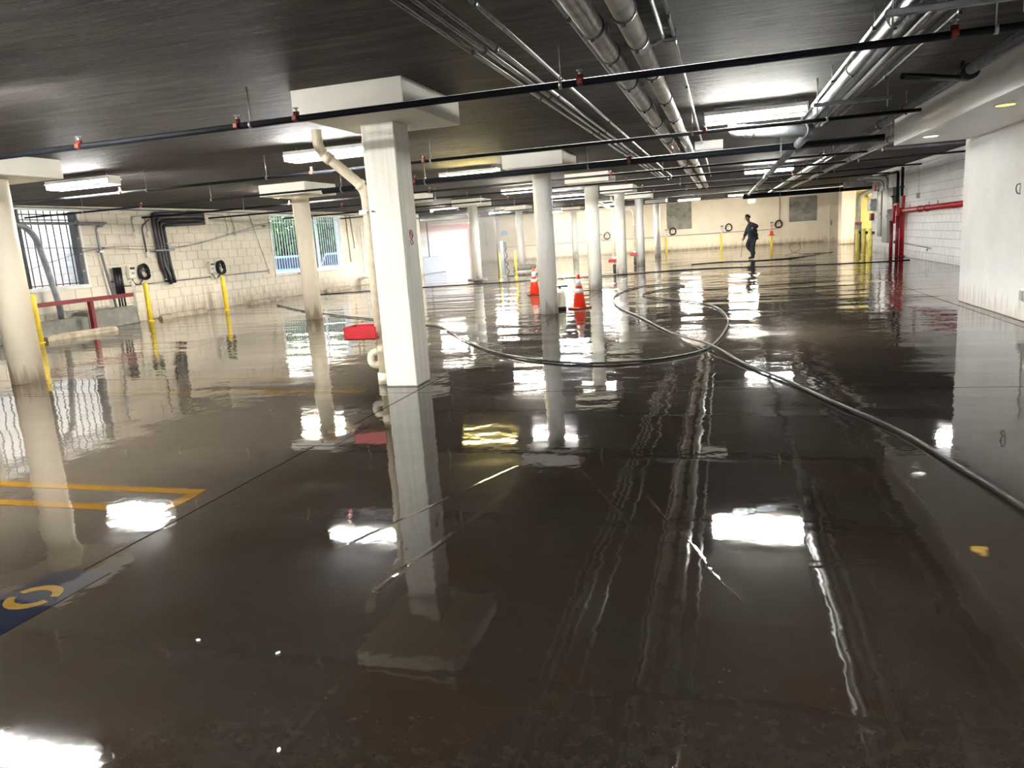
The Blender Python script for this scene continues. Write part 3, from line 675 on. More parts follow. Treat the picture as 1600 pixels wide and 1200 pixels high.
MB().tube(bend([(0, 0, 0), (0, 0, -.27), (1.02, .62, -.30)], .09, 5), [.05]*1+[.05, .06, .07, .078, .08, .08, .08], 16).build('pipe', 'greypipe', t)
for k in (.12, .22, .9): MB().tube([(1.02*k, .62*k, -.27-.03*k), (1.02*(k+.03), .62*(k+.03), -.271-.03*k)], .09, 16).build('coupling', 'dgrey', t)
t = ypipe('sloping_pipe', 'long grey pipe running back from the elbow towards the exit sign', 1.15, 11.3, 40, .31, .062, 'greypipe', None, (13.2, 16.5, 21, 27), 'dgrey', 16, .02)
t = ypipe('sprinkler_main', 'steel main along the white soffit with red couplings', 2.2, 2.5, 41, .2, .05, 'greypipe', None, (6.1, 10.6, 12.2, 17.0, 18.5, 23), 'darkred', 16, .045)
MB().tube([(-.62, 5.3, -.0), (0, 5.7, -.02)], .028, 10).tube([(-.06, 5.7, 0), (.05, 6.0, .17)], .02, 8).build('sway_brace', 'black', t)
MB().tube([(0, 5.55, .02), (0, 5.66, .02)], .075, 16).build('brace_ring', 'black', t)
ypipe('sprinkler_main', 'second steel main emerging past the end of the soffit', 2.78, 12.2, 40, .24, .055, 'bigpipe', None, (14.5, 18.5, 24), 'dgrey', 16, .03)
ypipe('conduit', 'thin conduit beside the steel main past the soffit', 2.5, 13, 36, .12, .014, 'galv', 'silver ceiling conduits', (15, 19), n=8)
# cross sprinkler lines
def xpipe(label, y, xa, xb, z, r, heads, rods, mat='darkpipe'):
    c = CEIL(y); t = thing('sprinkler_pipe', label, 'pipe', (xa, y, z), 0, 'cross sprinkler pipes')
    MB().tube([(0, 0, 0), (xb-xa, 0, 0)], r, 14).build('pipe', mat, t)
    for h in heads:
        k = h-xa; o = MB().tube([(k, 0, -r*.9), (k, 0, r+.03)], r*.7+.008, 10).cbox(k-.022, -.02-r, -.02, k+.022, r+.02, .025, .006).build('sprinkler_head', 'rust', t)
        MB().tube([(k, 0, r+.02), (k, 0, r+.06)], .014, 8).lathe([(.026, 0), (.026, .004)], 10, (k, 0, r+.06)).build('deflector', 'galv', o)
    for h in rods:
        k = h-xa; o = MB().tube([(k, 0, r), (k, 0, c-z)], .0055, 6).build('hanger_rod', 'galv', t)
        MB().tube([(k-.012, 0, 0), (k+.012, 0, 0)], r+.005, 12).build('ring', 'galv', o)
xpipe('nearest black sprinkler pipe crossing in front of the square capital', 5.82, -14.6, 2.25, 2.55, .027, (-5.75, -4.03, -3.45, -1.02, 1.48), (-7.2, -3.9, -1.17, 1.72))
xpipe('second sprinkler pipe, passing behind the square column', 9.85, -14.6, 2.2, 2.57, .022, (-9.1, -5.7, -3.95, -.2), (-8.6, -6.45, -3.85, -.35, 1.2), 'darkpipe')
xpipe('thick black sprinkler main in front of the large round column', 12.95, -7.3, 2.4, 2.58, .055, (-5.4, -1.5), (-6.9, -5.2, -2.2, .9))
xpipe('thin pipe continuing the thick black main towards the left window', 12.95, -14.6, -7.3, 2.62, .02, (-11.5,), (-13, -9.8))
for y, z, xa, lb in ((16.4, 2.66, -14.6, 'third thin sprinkler pipe, between the big round column and the next'), (19.05, 2.67, -14.6, 'thin sprinkler pipe crossing the second round column'), (23.0, 2.70, -14.6, 'thin sprinkler pipe crossing before the red-guarded columns'),
                 (27.0, 2.73, -14.6, 'thin sprinkler pipe just behind the nearer red-guarded column'), (33.5, 2.76, -14.2, 'far thin sprinkler pipe near the end of the left wall'), (40.0, 2.8, -20, 'farthest thin sprinkler pipe before the vehicle opening')):
    xpipe(lb, y, xa, 5.2, z, .024, (-10.2, -6.5, -2.3, 1.9), (-11.5, -7.4, -1.2, 3.0))
xpipe('black main crossing the right rear bays above the exit sign', 36.5, .9, 9.8, 2.66, .11, (), (2.5, 5.0))
ex = thing('exit_sign', 'lit green exit sign hanging before the cream far wall', 'sign', (1.55, 43.8, 2.52))
MB().cbox(-.2, -.03, 0, .2, .03, .24, .006).build('case', 'black', ex); MB().box(-.18, -.034, .02, .18, -.029, .22).build('face', 'exit', ex)
MB().tube([(0, 0, .24), (0, 0, CEIL(43.8)-2.52)], .01, 6).build('stem', 'galv', ex)
m = MB()
for i, ch in enumerate('EXIT'):
    x = -.15+i*.08; s = lambda a, b, c_, d: m.box(x+a, -.037, .05+b, x+c_, -.0335, .05+d)
    if ch == 'E': s(0, 0, .012, .14); s(0, 0, .055, .02); s(0, .06, .045, .08); s(0, .12, .055, .14)
    if ch == 'X':
        for sx in (0, 1): m.prism([(x+(.045 if sx else 0), .05), (x+(.06 if sx else .015), .05), (x+(.015 if sx else .06), .19), (x+(0 if sx else .045), .19)], 'y', -.037, -.0335)
    if ch == 'I': s(.015, 0, .03, .14)
    if ch == 'T': s(-.02, .12, .04, .14); s(.004, 0, .018, .14)
m.build('lettering', 'white', ex)

# ------------------------------------------------------------------ left wall services
def charger(label, x, y, z, rz, far=False, bm='offwhite', coil_side=1, cr=.165):
    """wall box with a coiled cable on a hook; local +x points into the room, local y along the wall"""
    t = thing('ev_charger', label, 'charger', (x, y, z), rz, 'wall chargers with coiled cable')
    MB().cbox(0, -.12, -.17, .11, .12, .17, .015).build('body', bm, t)
    MB().cbox(.108, -.08, .06, .114, .08, .12, .002).build('display', 'black', t); MB().cbox(.108, -.05, -.06, .116, .05, .0, .003).build('button_panel', 'grey', t)
    pts = []; nt = 4 if far else 7
    for i in range(nt*18+1):
        a = 2*PI*i/18; k = i/(nt*18); rr = cr*(.82+.3*math.sin(k*9)**2)
        pts.append((.03+.09*((k*5.3) % 1), coil_side*.42+rr*math.cos(a)*(1 if not far else 1), -.04+rr*1.12*math.sin(a)-.02*math.cos(2*a)))
    o = MB().tube(pts, .016 if not far else .018, 7).build('cable_coil', 'black', t)
    MB().tube([(0, coil_side*.42, .02), (.15, coil_side*.42, .02), (.17, coil_side*.42, .06)], .014, 6).build('hook', 'dgrey', o)
    MB().tube(spline([(.05, 0, -.17), (.07, .05*coil_side, -.3), (.07, .2*coil_side, -.33), (.06, .36*coil_side, -.22)]), .013, 7).build('cable', 'black', t)
    MB().cbox(0, -.06, -.36, .07, .06, -.24, .006).build('isolator_box', 'offwhite', t)
charger('charger with black coiled cable on the left wall, beside the three short black pipes', XL, 15.82, 1.29, 0)
charger('charger with black coiled cable on the left wall, nearer the far barred window', XL, 18.97, 1.24, 0)
for (x, lb) in ((-8.0, 'grey charger coil on the far wall, seen between the central columns'), (-3.62, 'charger with coil on the far wall, below the left grey patch'), (-.06, 'charger with coil on the far wall, just left of the walking person'), (3.0, 'charger with coil on the far wall, behind the cone on the bollard')):
    charger(lb, x, 51, 1.31, -PI/2, True, 'offwhite', 1, .2)
def bollard(label, x, y, h, r, mat='yellow', extra=False, grp='yellow bollards'):
    t = thing('bollard', label, 'bollard', (x, y, 0), 0, grp)
    MB().lathe([(r, 0), (r, h-.03), (r*.75, h-.008), (r*.2, h)], 20).build('post', mat, t)
    MB().lathe([(r+.03, 0), (r+.03, .012), (r+.002, .02)], 20).build('base_collar', mat, t)
    if extra: MB().cbox(r*.5, -r-.02, h-.2, r+.05, -r*.3, h-.1, .01).build('hook', 'black', t)
bollard('yellow bollard below the first coiled cable on the left wall', -14.35, 15.85, 1.0, .06)
bollard('yellow bollard below the second coiled cable on the left wall', -13.85, 18.3, 1.0, .06)
bollard('broad yellow bollard at the end of the red rail', -13.65, 11.9, 1.01, .085)
for (x, y, lb) in ((5.03, 31.82, 'leftmost of the three stout yellow bollards'), (5.04, 30.46, 'middle one of the three stout yellow bollards'), (5.04, 29.21, 'rightmost of the three stout yellow bollards')):
    bollard(lb, x, y, .96, .075, 'pale_yellow', True)
bollard('far yellow bollard below the left grey patch', -3.62, 50.4, .95, .06); bollard('far yellow bollard left of the walking person', -.12, 49.2, .95, .06); bollard('far yellow bollard wearing an orange cone', 2.9, 49.3, .95, .07)
bollard('thin faded yellow post left of the cable post', -8.0, 26.6, .98, .035, 'pale_yellow'); bollard('thin yellow post right of the cable post', -7.95, 28.6, 1.0, .04)
rr = thing('red_rail', 'dark red horizontal rail on a post in front of the window at left', 'rail', (-14.1, 12.15, 0))
MB().cbox(-.06, 0.02, .70, .04, 2.95, .79, .006).build('beam', 'darkred', rr); MB().cbox(-.06, 1.6, 0, .04, 1.7, .71, .006).build('post', 'darkred', rr)
def wheel_stop(label, loc, rz, L=1.6):
    t = thing('wheel_stop', label, 'wheel stop', loc, rz, 'concrete wheel stops')
    m = MB(); pr = [(-.085, 0), (.085, 0), (.07, .09), (.045, .12), (-.045, .12), (-.07, .09)]
    vs = []; n = len(pr)
    for (y, k) in ((-L/2, .75), (-L/2+.1, 1), (-.4, 1.02), (0, .98), (.4, 1.0), (L/2-.1, 1), (L/2, .75)):
        vs += [(px*(.9 if k < .9 else 1), y, pz*k) for px, pz in pr]
    fs = [tuple(range(n)), tuple(range(6*n, 7*n))]
    for i in range(6): fs += [(i*n+k, i*n+(k+1) % n, (i+1)*n+(k+1) % n, (i+1)*n+k) for k in range(n)]
    m.add(vs, fs).build('block', 'stop', t)
    for q in (-.5, .5): MB().lathe([(.02, 0), (.02, .012), (.005, .014)], 10, (0, q*L*.7, .115)).build('anchor_pin', 'rust', t)
wheel_stop('weathered concrete wheel stop under the red rail', (-13.6, 12.95, 0), -.12, 1.7)
wheel_stop('concrete wheel stop between the two coiled-cable bollards', (-14.3, 17.05, 0), 0, 1.8)
wheel_stop('concrete wheel stop against the wall before the far window', (-14.3, 20.9, 0), 0, 1.9)
wheel_stop('concrete wheel stop below the far barred window', (-14.2, 25.5, 0), 0, 1.9)
for (ya, yb, h, lb) in ((11.6, 13.95, .34, 'lower grey concrete plinth along the wall behind the red rail'), (13.95, 15.5, .44, 'taller grey concrete plinth below the three short black pipes')):
    t = thing('plinth', lb, 'plinth', (XL, ya, 0)); MB().cbox(0.012, 0, 0, .36, yb-ya-.01, h, .012).build('body', 'cement', t); MB().cbox(.012, -.0, h, .3, yb-ya-.03, h+.012, .003).build('cap', 'patch', t)
t = thing('pipe_stubs', 'three short black pipes capped against the wall above the plinth', 'pipe', (XL+.1, 15.33, .45))
for k in range(3): MB().tube([(.0, k*.09-.1, 0), (0, k*.09-.1, .28)], .022, 10).tube([(0, k*.09-.1, .26), (0, k*.09-.1, .98)], .042, 12).build('pipe', 'blackpipes', t)
MB().cbox(-.1, -.17, .62, .0, .14, .66, .004).build('bracket', 'dgrey', t)
c = CEIL(17)
t = thing('black_conduit_bundle', 'bundle of thick black conduits bending down the left wall from the ceiling', 'pipes', (XL+.09, 16.9, 0))
for k in range(4):
    yv = -.06+.115*k; zt = c-.16-.10*k; dx = .0
    MB().tube(bend([(dx, 2.0, c-.10-.10*k), (dx, yv, zt), (dx, yv+.05, 1.42), (dx+.08*(k % 2), .10+.065*k, 1.12), (dx+.08*(k % 2), .12+.065*k, .88+.03*abs(k-2))], .13, 6), .047, 14).build('conduit', 'blackpipes', t)
MB().cbox(-.09, -.25, 1.78, -.06, .5, 1.82, .005).cbox(.08, -.25, 1.78, .1, .5, 1.82, .005).build('strut', 'greypipe', t)
for q in (.22, .36): MB().lathe([(.02, -.015), (.025, 0), (.02, .015)], 8, (.1, q, 1.98)).build('bolt', 'white', t)
MB().lathe([(.02, -.015), (.025, 0), (.02, .015)], 8, (.06, .02, 1.02)).build('bolt', 'white', t)
def wallconduit(label, pts, r=.014, box_end=True, mat='galv', boxes=None):
    p0 = pts[0]; t = thing('wall_conduit', label, 'conduit', (XL+.03, p0[0], p0[1]), 0, 'thin conduits on the left wall')
    P = [(0, a-p0[0], b-p0[1]) for a, b in pts]; MB().tube(bend(P, .12, 5), r, 8).build('pipe', mat, t)
    for b in (boxes if boxes is not None else ([pts[-1]] if box_end else [])):
        MB().cbox(-.03, b[0]-p0[0]-.055, b[1]-p0[1]-.09, .05, b[0]-p0[0]+.055, b[1]-p0[1]+.06, .006).build('outlet_box', 'offwhite', t)
wallconduit('thin conduit with outlet left of the black conduit bundle', [(17.2, 2.72), (16.14, 2.70), (16.2, 2.25)])
wallconduit('short conduit with outlet close beside the black conduit bundle', [(16.62, 2.7), (16.66, 2.25)])
wallconduit('curved dark conduit with a low outlet left of the bundle', [(16.75, 2.62), (16.47, 2.45), (16.5, 1.72)], .02, True, 'dgrey')
wallconduit('left of two long conduits dropping to outlets right of the bundle', [(18.0, 2.82), (19.95, 2.78), (20.03, 2.25)])
wallconduit('right of two long conduits dropping to outlets right of the bundle', [(18.3, 2.90), (20.2, 2.88), (20.40, 2.25)])
wallconduit('horizontal conduit along the left wall at charger height', [(15.4, .95), (21.95, .98)], .016, True, 'greypipe', [(19.1, .97), (21.95, .98)])
wallconduit('vertical conduit dropping to the wall outlet before the far window', [(21.2, 2.85), (21.9, .98)], .012, False)
wallconduit('vertical conduit pair member just right of the far window', [(27.7, 2.9), (27.75, 1.0)], .02, False)
wallconduit('vertical conduit with a lamp box right of the far window', [(28.05, 2.9), (28.2, 1.62)], .02, True)
wallconduit('conduit along the top of the left wall', [(11.2, 2.86), (28.5, 2.88)], .02, False, 'greypipe')
t = thing('service_pipe', 'fat grey pipe curving down in front of the left window', 'pipe', (XL+.25, 12.9, 0))
MB().tube(bend([(0, -1.6, 2.52), (0, .1, 2.50), (0, .42, .72), (0, .42, .36)], .55, 8), .065, 14).build('pipe', 'greypipe', t)
MB().tube([(0, .42, .70), (0, .42, .76)], .11, 14).build('flange', 'dgrey', t)
t = thing('strut_rail', 'dark steel strut crossing the top of the left window', 'rail', (XL+.22, 11.6, 2.47)); MB().cbox(-.03, 0, 0, .03, 3.5, .06, .005).build('channel', 'dgrey', t)
for q in (.6, 2.9): MB().tube([(0, q, .06), (0, q, .38)], .006, 6).build('rod', 'galv', t)
t = thing('wall_conduit', 'tall grey conduit with a swan-neck between left window and chargers', 'conduit', (XL+.1, 15.0, .46)); MB().tube(bend([(0, .1, 2.0), (0, -.12, 1.98), (0, -.1, 1.4), (0, .1, 0)], .22, 6), .032, 10).build('pipe', 'greypipe', t); MB().cbox(-.05, -.16, 1.35, .05, -.04, 1.4, .004).build('strap', 'galv', t)
g = thing('security_gate', 'white barred gate leaning on the left wall beyond the far window', 'gate', (XL+.16, 28.6, .36))
Hg, Wg = 2.1, 2.0
MB().box(-.02, 0, 0, .02, .05, Hg).box(-.02, Wg-.05, 0, .02, Wg, Hg).box(-.02, .05, 0, .02, Wg-.05, .05).box(-.02, .05, Hg-.05, .02, Wg-.05, Hg).build('frame', 'barlight', g)
for i in range(12): MB().box(-.01, .14+i*.15, .05, .01, .16+i*.15, Hg-.05).build('bar', 'barlight', g)
MB().cbox(-.16, .3, .2, -.02, .36, .26, .004).cbox(-.16, 1.2, 1.8, -.02, 1.26, 1.86, .004).build('wall_bracket', 'barlight', g); MB().tube([(.0, .02, 1.0), (.28, -.35, .02)], .02, 8).build('brace', 'barlight', g); MB().box(-.02, -.45, -.03, .3, .05, .01).build('foot', 'barlight', g)
t = thing('slack_wire', 'thin slack cable strung along the left wall at head height', 'cable', (XL+.12, 12.0, 1.9)); MB().tube(spline([(0, 0, .1), (0, 2.9, .02), (0, 5.5, -.05), (0, 8.2, .35), (0, 10.6, .72), (0, 13, .9)]), .007, 6).tube(spline([(0, .4, -.5), (0, 3.0, .03), (0, 6, -.0), (0, 9, .42), (0, 12.5, .6)]), .006, 6).build('wire', 'dgrey', t)
for q, z in ((3.0, .02), (9.9, .55)): MB().cbox(-.12, q-.02, z-.02, .015, q+.02, z+.02, .004).build('clip', 'dgrey', t)
t = thing('drain_hose', 'thin black cable hanging from the far window to the floor', 'cable', (XL+.08, 23.6, .8)); MB().tube(spline([(0, 0, 0), (.05, .5, -.18), (.06, .75, -.5), (.2, .5, -.785)]), .014, 8).build('cable', 'hose', t)

# ------------------------------------------------------------------ traffic cones
def cone(label, x, y, h=.7, z=0):
    t = thing('traffic_cone', label, 'cone', (x, y, z), random.uniform(0, 1), 'orange traffic cones'); k = h/.7
    MB().cbox(-.18*k, -.18*k, 0, .18*k, .18*k, .035*k, .012).build('base', 'conebase', t)
    f = lambda zz: .115*k*(1-(zz-.035*k)/(.72*k))+.018*k
    MB().lathe([(f(.03*k), .03*k), (f(.66*k), .66*k), (f(.68*k)*.8, .69*k), (.012*k, .7*k)], 28).build('cone_body', 'orange', t)
    for a, b in ((.32, .41), (.46, .60)): MB().lathe([(f(a*k)+.003, a*k), (f(b*k)+.003, b*k)], 28).build('reflective_collar', 'reflect', t)
cone('nearer orange traffic cone, right of the large round column', -2.76, 14.48, .68)
cone('farther orange traffic cone, left of the large round column', -4.72, 18.65, .70)
cone('small orange cone pulled over the far bollard by the back wall', 2.9, 49.3, .62, .62)
# sprayer tank behind the big column
t = thing('pump_sprayer', 'cloudy white pump sprayer tank behind the large round column', 'sprayer', (-3.10, 14.28, 0))
MB().lathe([(.10, 0), (.105, .03), (.10, .34), (.07, .40), (.03, .42)], 20).build('tank', 'translucent', t); MB().lathe([(.112, 0), (.112, .06), (.103, .075)], 20).build('foot', 'black', t)
MB().tube([(0, 0, .4), (0, 0, .47)], .02, 8).tube([(-.12, 0, .47), (.16, 0, .47)], .016, 8).build('pump_handle', 'black', t)
MB().tube(spline([(.06, 0, .42), (.1, .02, .6), (.0, .03, .68), (-.06, .02, .58), (-.08, 0, .44)]), .006, 6).build('hose', 'offwhite', t)
# free-standing cable post
t = thing('cable_post', 'grey free-standing charging post with dangling black cable', 'post', (-8.62, 29.2, 0))
MB().cbox(-.08, -.08, 0, .06, .08, 1.42, .008).build('post', 'greypipe', t); MB().cbox(.06, -.06, 1.02, .16, .06, 1.38, .01).build('socket_box', 'dgrey', t); MB().cbox(-.16, -.16, 0, .14, .16, .015, .004).build('base_plate', 'greypipe', t)
MB().tube(spline([(.12, -.08, 1.02), (.2, -.1, .8), (.08, -.1, .62), (.22, -.1, .5), (.14, -.1, .36), (.26, -.1, .2), (.16, -.1, .03), (.5, -.15, .02), (.95, -.1, .04)]), .018, 8).build('cable', 'black', t)
t = thing('pole', 'thin steel pole rising to the ceiling beside the cable post', 'pole', (-8.9, 29.35, 0)); MB().tube([(0, 0, 0), (0, 0, CEIL(29.3))], .02, 10).build('tube', 'dgrey', t); MB().lathe([(.05, 0), (.05, .012)], 12).build('foot', 'dgrey', t)
def sock(label, pts, r=.09):
    o = MB(); P = spline(pts, 6); n = len(P); o.tube(P, [r*(.55+.45*math.sin(PI*min(1, max(0, i/(n-1)))*1.0)**.4) if 0 < i < n-1 else r*.4 for i in range(n)], 12)
    tag(o.build('absorbent_sock', 'sock'), label, 'sock', 'absorbent socks')
sock('grey absorbent sock around the foot of the column by the opening', [(-9.2, 26.6, .07), (-9.12, 26.2, .07), (-8.85, 26.12, .07), (-8.6, 26.2, .07), (-8.5, 26.5, .05)], .055)
sock('long grey absorbent sock beside the cable post', [(-8.2, 29.3, .09), (-7.7, 29.7, .09), (-7.3, 30.2, .09)], .1)
sock('grey absorbent sock behind the thin yellow post', [(-10.0, 35.6, .1), (-9.6, 35.35, .1), (-9.2, 35.4, .1), (-8.9, 35.7, .1)], .13)

# ------------------------------------------------------------------ hoses on the floor
H = [(-12.81,19.26),(-10.53,16.85),(-8.41,15.00),(-6.95,13.84),(-5.25,12.45),(-4.74,11.96),(-3.85,10.47),(-3.06,9.25),(-2.54,8.67),(-2.03,8.25),(-1.46,8.02),(-1.04,8.05),(-0.63,8.25),(-0.30,8.63),(-0.13,9.18),(0.00,10.29),(0.06,11.71),(-0.12,13.45),(-0.55,14.66),(-1.16,15.61),(-1.73,16.63),(-1.61,17.75),(-0.94,19.08),(-1.47,19.86),(-2.09,19.39),(-2.35,18.16),(-2.36,16.47),(-2.00,14.41),(-1.35,12.40),(-0.70,10.32),(-0.16,8.94),(0.18,7.84),(0.54,6.89),(0.80,6.07),(1.09,5.23),(1.25,4.42),(1.36,3.76),(1.42,3.0),(1.4,2.2)]
zz = [.018]*len(H); zz[29] = .02; zz[30] = .05; zz[31] = .022
tag(MB().tube(spline([(a, b, z) for (a, b), z in zip(H, zz)], 7), .0135, 10).build('pressure_hose', 'hose'), 'long black pressure-washer hose looping across the wet floor', 'hose')
Hc = [(-14.2, 23.2), (-12, 23.9), (-10.17,24.41),(-7.52,24.74),(-5.46,25.3),(-3.9,25.55),(-2.83,25.9),(-0.65,26.67),(2.36,25.48),(4.4,25.12),(5.5,25.35)]
tag(MB().tube(spline([(a, b, .012) for a, b in Hc], 8), .012, 8).build('thin_cable', 'hose'), 'thin dark cable lying straight across the floor behind the cones', 'cable')
tag(MB().tube(spline([(-1.2, 30.2, .014), (.0, 30.8, .014), (1.2, 30.4, .014), (2.6, 30.9, .014), (3.8, 33.2, .014), (4.5, 34.5, .014)], 8), .014, 8).build('washer_hose', 'hose'), 'dark hose on the wet floor by the walking person', 'hose')
tag(MB().tube(spline([(2.5, 33.6, .012), (2.75, 33.7, .05), (3.12, 33.8, .22), (3.1, 33.9, .45), (2.9, 33.9, .5), (2.72, 33.9, .38), (2.8, 33.9, .16), (3.2, 34.0, .02), (4.2, 34.4, .012)], 8), .009, 7).build('wire_loop', 'dgrey'), 'springy thin wire loop standing up from the floor right of the person', 'wire')

# ------------------------------------------------------------------ right wall services
def rbox(name, label, ya, yb, za, zb, d, mat, cat='box', lid=True):
    t = thing(name, label, cat, (5.8, ya, za)); MB().cbox(-d, 0, 0, 0, yb-ya, zb-za, .006).build('body', mat, t)
    if lid: MB().cbox(-d-.008, .02, .02, -d, yb-ya-.02, zb-za-.02, .003).build('door', mat, t); MB().cbox(-d-.022, .05, (zb-za)*.5-.04, -d-.008, .07, (zb-za)*.5+.04, .003).build('latch', 'dgrey', t)
rbox('cable_trunking', 'tall narrow grey trunking at the end of the white block wall', 30.9, 31.5, .62, 2.3, .12, 'grey', 'trunking')
rbox('breaker_cabinet', 'tall grey electrical panel reaching low on the white block wall', 29.55, 30.45, .42, 2.3, .16, 'grey', 'panel')
rbox('breaker_cabinet', 'darker square grey panel beside the black pipes', 28.5, 29.4, 1.58, 2.32, .2, 'dgrey', 'panel')
rbox('switch_box', 'grey switch box at the corner by the yellow wall', 32.5, 33.2, 1.6, 2.05, .2, 'grey', 'box')
rbox('alarm_box', 'small dark red box below the grey switch box', 32.9, 33.25, 1.22, 1.5, .12, 'darkred', 'box', False)
t = thing('red_placard', 'tilted red and white placard at the top of the block wall corner', 'sign', (5.72, 32.2, 2.35)); MB().cbox(-.01, -.25, -.22, .01, .25, .22, .003).build('plate', 'white', t); MB().cbox(-.018, -.25, -.02, -.009, .25, .22, .003).build('band', 'red', t); MB().cbox(.01, -.04, -.04, .082, .04, .04, .004).build('bracket', 'dgrey', t)
for k, (y, z) in enumerate(((30.7, 2.4), (29.9, 2.5))):
    t = thing('steel_conduit', ('shiny conduit curving into the tall trunking', 'shiny conduit rising from the tall panel')[k], 'conduit', (5.7, y, z)); MB().tube(bend([(0, 0, -.2), (0, 0, .22), (-.25, .6, .30), (-.6, 2.4, .34)], .2, 6), .045, 12).build('pipe', 'galv', t); MB().tube([(0, 0, -.15), (0, 0, -.08)], .056, 12).build('coupling', 'galv', t)
rbox('cable_duct', 'square white duct above the dark grey panel', 29.0, 29.4, 2.3, 2.78, .18, 'white', 'duct', False)
t = thing('ceiling_duct', 'short grey duct on the ceiling before the block wall corner', 'duct', (5.1, 32.3, 2.55)); MB().cbox(-.5, -.15, 0, .5, .15, .22, .008).build('body', 'grey', t); MB().cbox(-.52, -.17, -.01, -.46, .17, .23, .004).build('flange', 'grey', t); MB().tube([(-.3, 0, .22), (-.3, 0, CEIL(32)-2.55)], .01, 6).build('hanger', 'galv', t)
t = thing('fire_riser', 'red fire riser with a branch running along the white block wall', 'pipe', (5.66, 27.3, 0))
MB().tube(bend([(0, 0, .06), (0, 0, 1.5), (.04, -13.9, 1.62)], .16, 6), .075, 16).build('pipe', 'red', t); MB().tube([(0, .05, 1.3), (0.02, -.05, 1.98)], .05, 12).build('upper_pipe', 'red', t)
MB().lathe([(.11, 0), (.11, .05), (.08, .06)], 16).build('base_flange', 'darkred', t); MB().tube([(.01, -2.2, 1.515), (.01, -2.3, 1.516)], .095, 16).tube([(.01, -3.0, 1.52), (.01, -3.1, 1.52)], .095, 16).build('coupling', 'darkred', t)
for q in (-.9, -3.2, -4.1): MB().tube([(.02, q, 1.5), (.02, q, 1.7)], .008, 6).build('hanger', 'dgrey', t)
MB().tube([(-.1, .1, .5), (-.2, .15, .5)], .05, 12).build('valve', 'darkred', t)
t = thing('fire_department_pipes', 'pair of red guard posts joined at the top before the fire riser', 'pipe', (5.5, 27.2, 0))
for (q, h) in ((0, 1.35), (.9, 1.2)): MB().tube([(0, q, 0), (0, q, h)], .055, 14).build('post', 'darkred', t)
MB().tube(bend([(.0, 0, 1.3), (.0, 0, 1.72), (.05, .8, 1.72), (.05, .8, 1.1)], .08, 4), .045, 12).build('hoop', 'red', t); MB().cbox(.05, .0, .95, .12, .5, 1.6, .01).build('plate', 'darkred', t)
for k, (y, a, b) in enumerate(((27.55, 1.98, 2.93), (28.2, 1.5, 2.80))):
    t = thing('black_riser', ('black pipe rising from the red riser to the ceiling', 'black valve pipe beside the dark grey panel')[k], 'pipe', (5.68, y, a))
    MB().tube(bend([(0, 0, 0), (0, 0, b-a-.02)] if k == 0 else [(0, 0, 0), (0, 0, b-a), (-.1, 3.0, b-a+.02)], .12, 5), .045, 12).build('pipe', 'darkpipe', t); MB().tube([(0, 0, .25), (0, 0, .33)], .065, 12).build('coupling', 'black', t)
    if k: MB().tube([(-.05, 0, .5), (-.2, 0, .5)], .025, 8).tube([(-.2, -.08, .5), (-.2, .08, .5)], .02, 8).build('valve_handle', 'black', t)
t = thing('wall_conduit', 'thin white conduit dropping to an outlet on the white block wall', 'conduit', (5.77, 25.8, 1.98)); MB().tube([(0, -.05, .9), (0, 0, 0)], .014, 8).build('pipe', 'offwhite', t); MB().cbox(-.05, -.07, -.14, .03, .07, .02, .006).build('outlet_box', 'grey', t)
t = thing('hose_bib', 'small tap on a thin pipe low on the white block wall', 'tap', (5.74, 24.0, .38)); MB().tube([(0, 3.2, .06), (0, 0, 0)], .012, 8).build('pipe', 'dgrey', t); MB().tube([(0, 0, 0), (-.08, 0, 0), (-.1, 0, -.07)], .02, 8).build('spout', 'galv', t)
t = thing('wall_hook', 'small metal hook on the smooth white wall at right', 'hook', (3.57, 10.85, 1.62)); MB().tube(spline([(-.0, 0, .06), (-.035, 0, .05), (-.045, 0, 0), (-.03, 0, -.05), (0, 0, -.06)]), .007, 8).build('bow', 'dgrey', t); MB().cbox(-.006, -.02, -.07, .0, .02, .07, .002).build('plate', 'grey', t)
t = thing('outlet', 'weatherproof outlet low on the smooth wall at the right edge', 'outlet', (3.57, 10.42, .33)); MB().cbox(-.06, -.06, -.08, 0, .06, .08, .008).build('body', 'offwhite', t); MB().cbox(-.07, -.05, -.06, -.06, .05, .06, .004).build('cover', 'grey', t); MB().tube([(-.025, -.02, .08), (-.025, -.06, .9)], .012, 8).build('conduit', 'offwhite', t)
# far wall services
t = thing('pipe_run', 'dark pipe bending down beside the yellow wall', 'pipe', (6.98, 43.9, 0)); MB().tube(bend([(0, 0, .0), (0, 0, 2.5), (.6, .1, 2.72)], .3, 6), .11, 14).build('pipe', 'cement', t); MB().lathe([(.16, 0), (.16, .95), (.13, 1.0)], 14).build('lower_jacket', 'dgrey', t); MB().lathe([(.165, 0), (.165, .12)], 14, (0, 0, 1.0)).build('collar', 'rust', t)
t = thing('flood_lamp', 'small tilted floodlight at the top of the yellow wall', 'lamp', (7.75, 44.6, 2.55)); MB().cbox(-.22, -.05, -.1, .22, .05, .1, .02).build('head', 'offwhite', t); MB().tube([(-.1, .05, 0), (-.1, .4, .15)], .03, 8).build('arm', 'dgrey', t); t.rotation_euler = (0, -.5, 0)
t = thing('far_conduit', 'pale vertical pipe on the far wall above the rightmost charger', 'pipe', (3.46, 50.93, 1.55)); MB().tube([(0, 0, 0), (0, 0, 1.58)], .045, 12).build('pipe', 'offwhite', t); MB().cbox(-.06, -.02, .7, .06, .07, .75, .004).build('strap', 'offwhite', t)
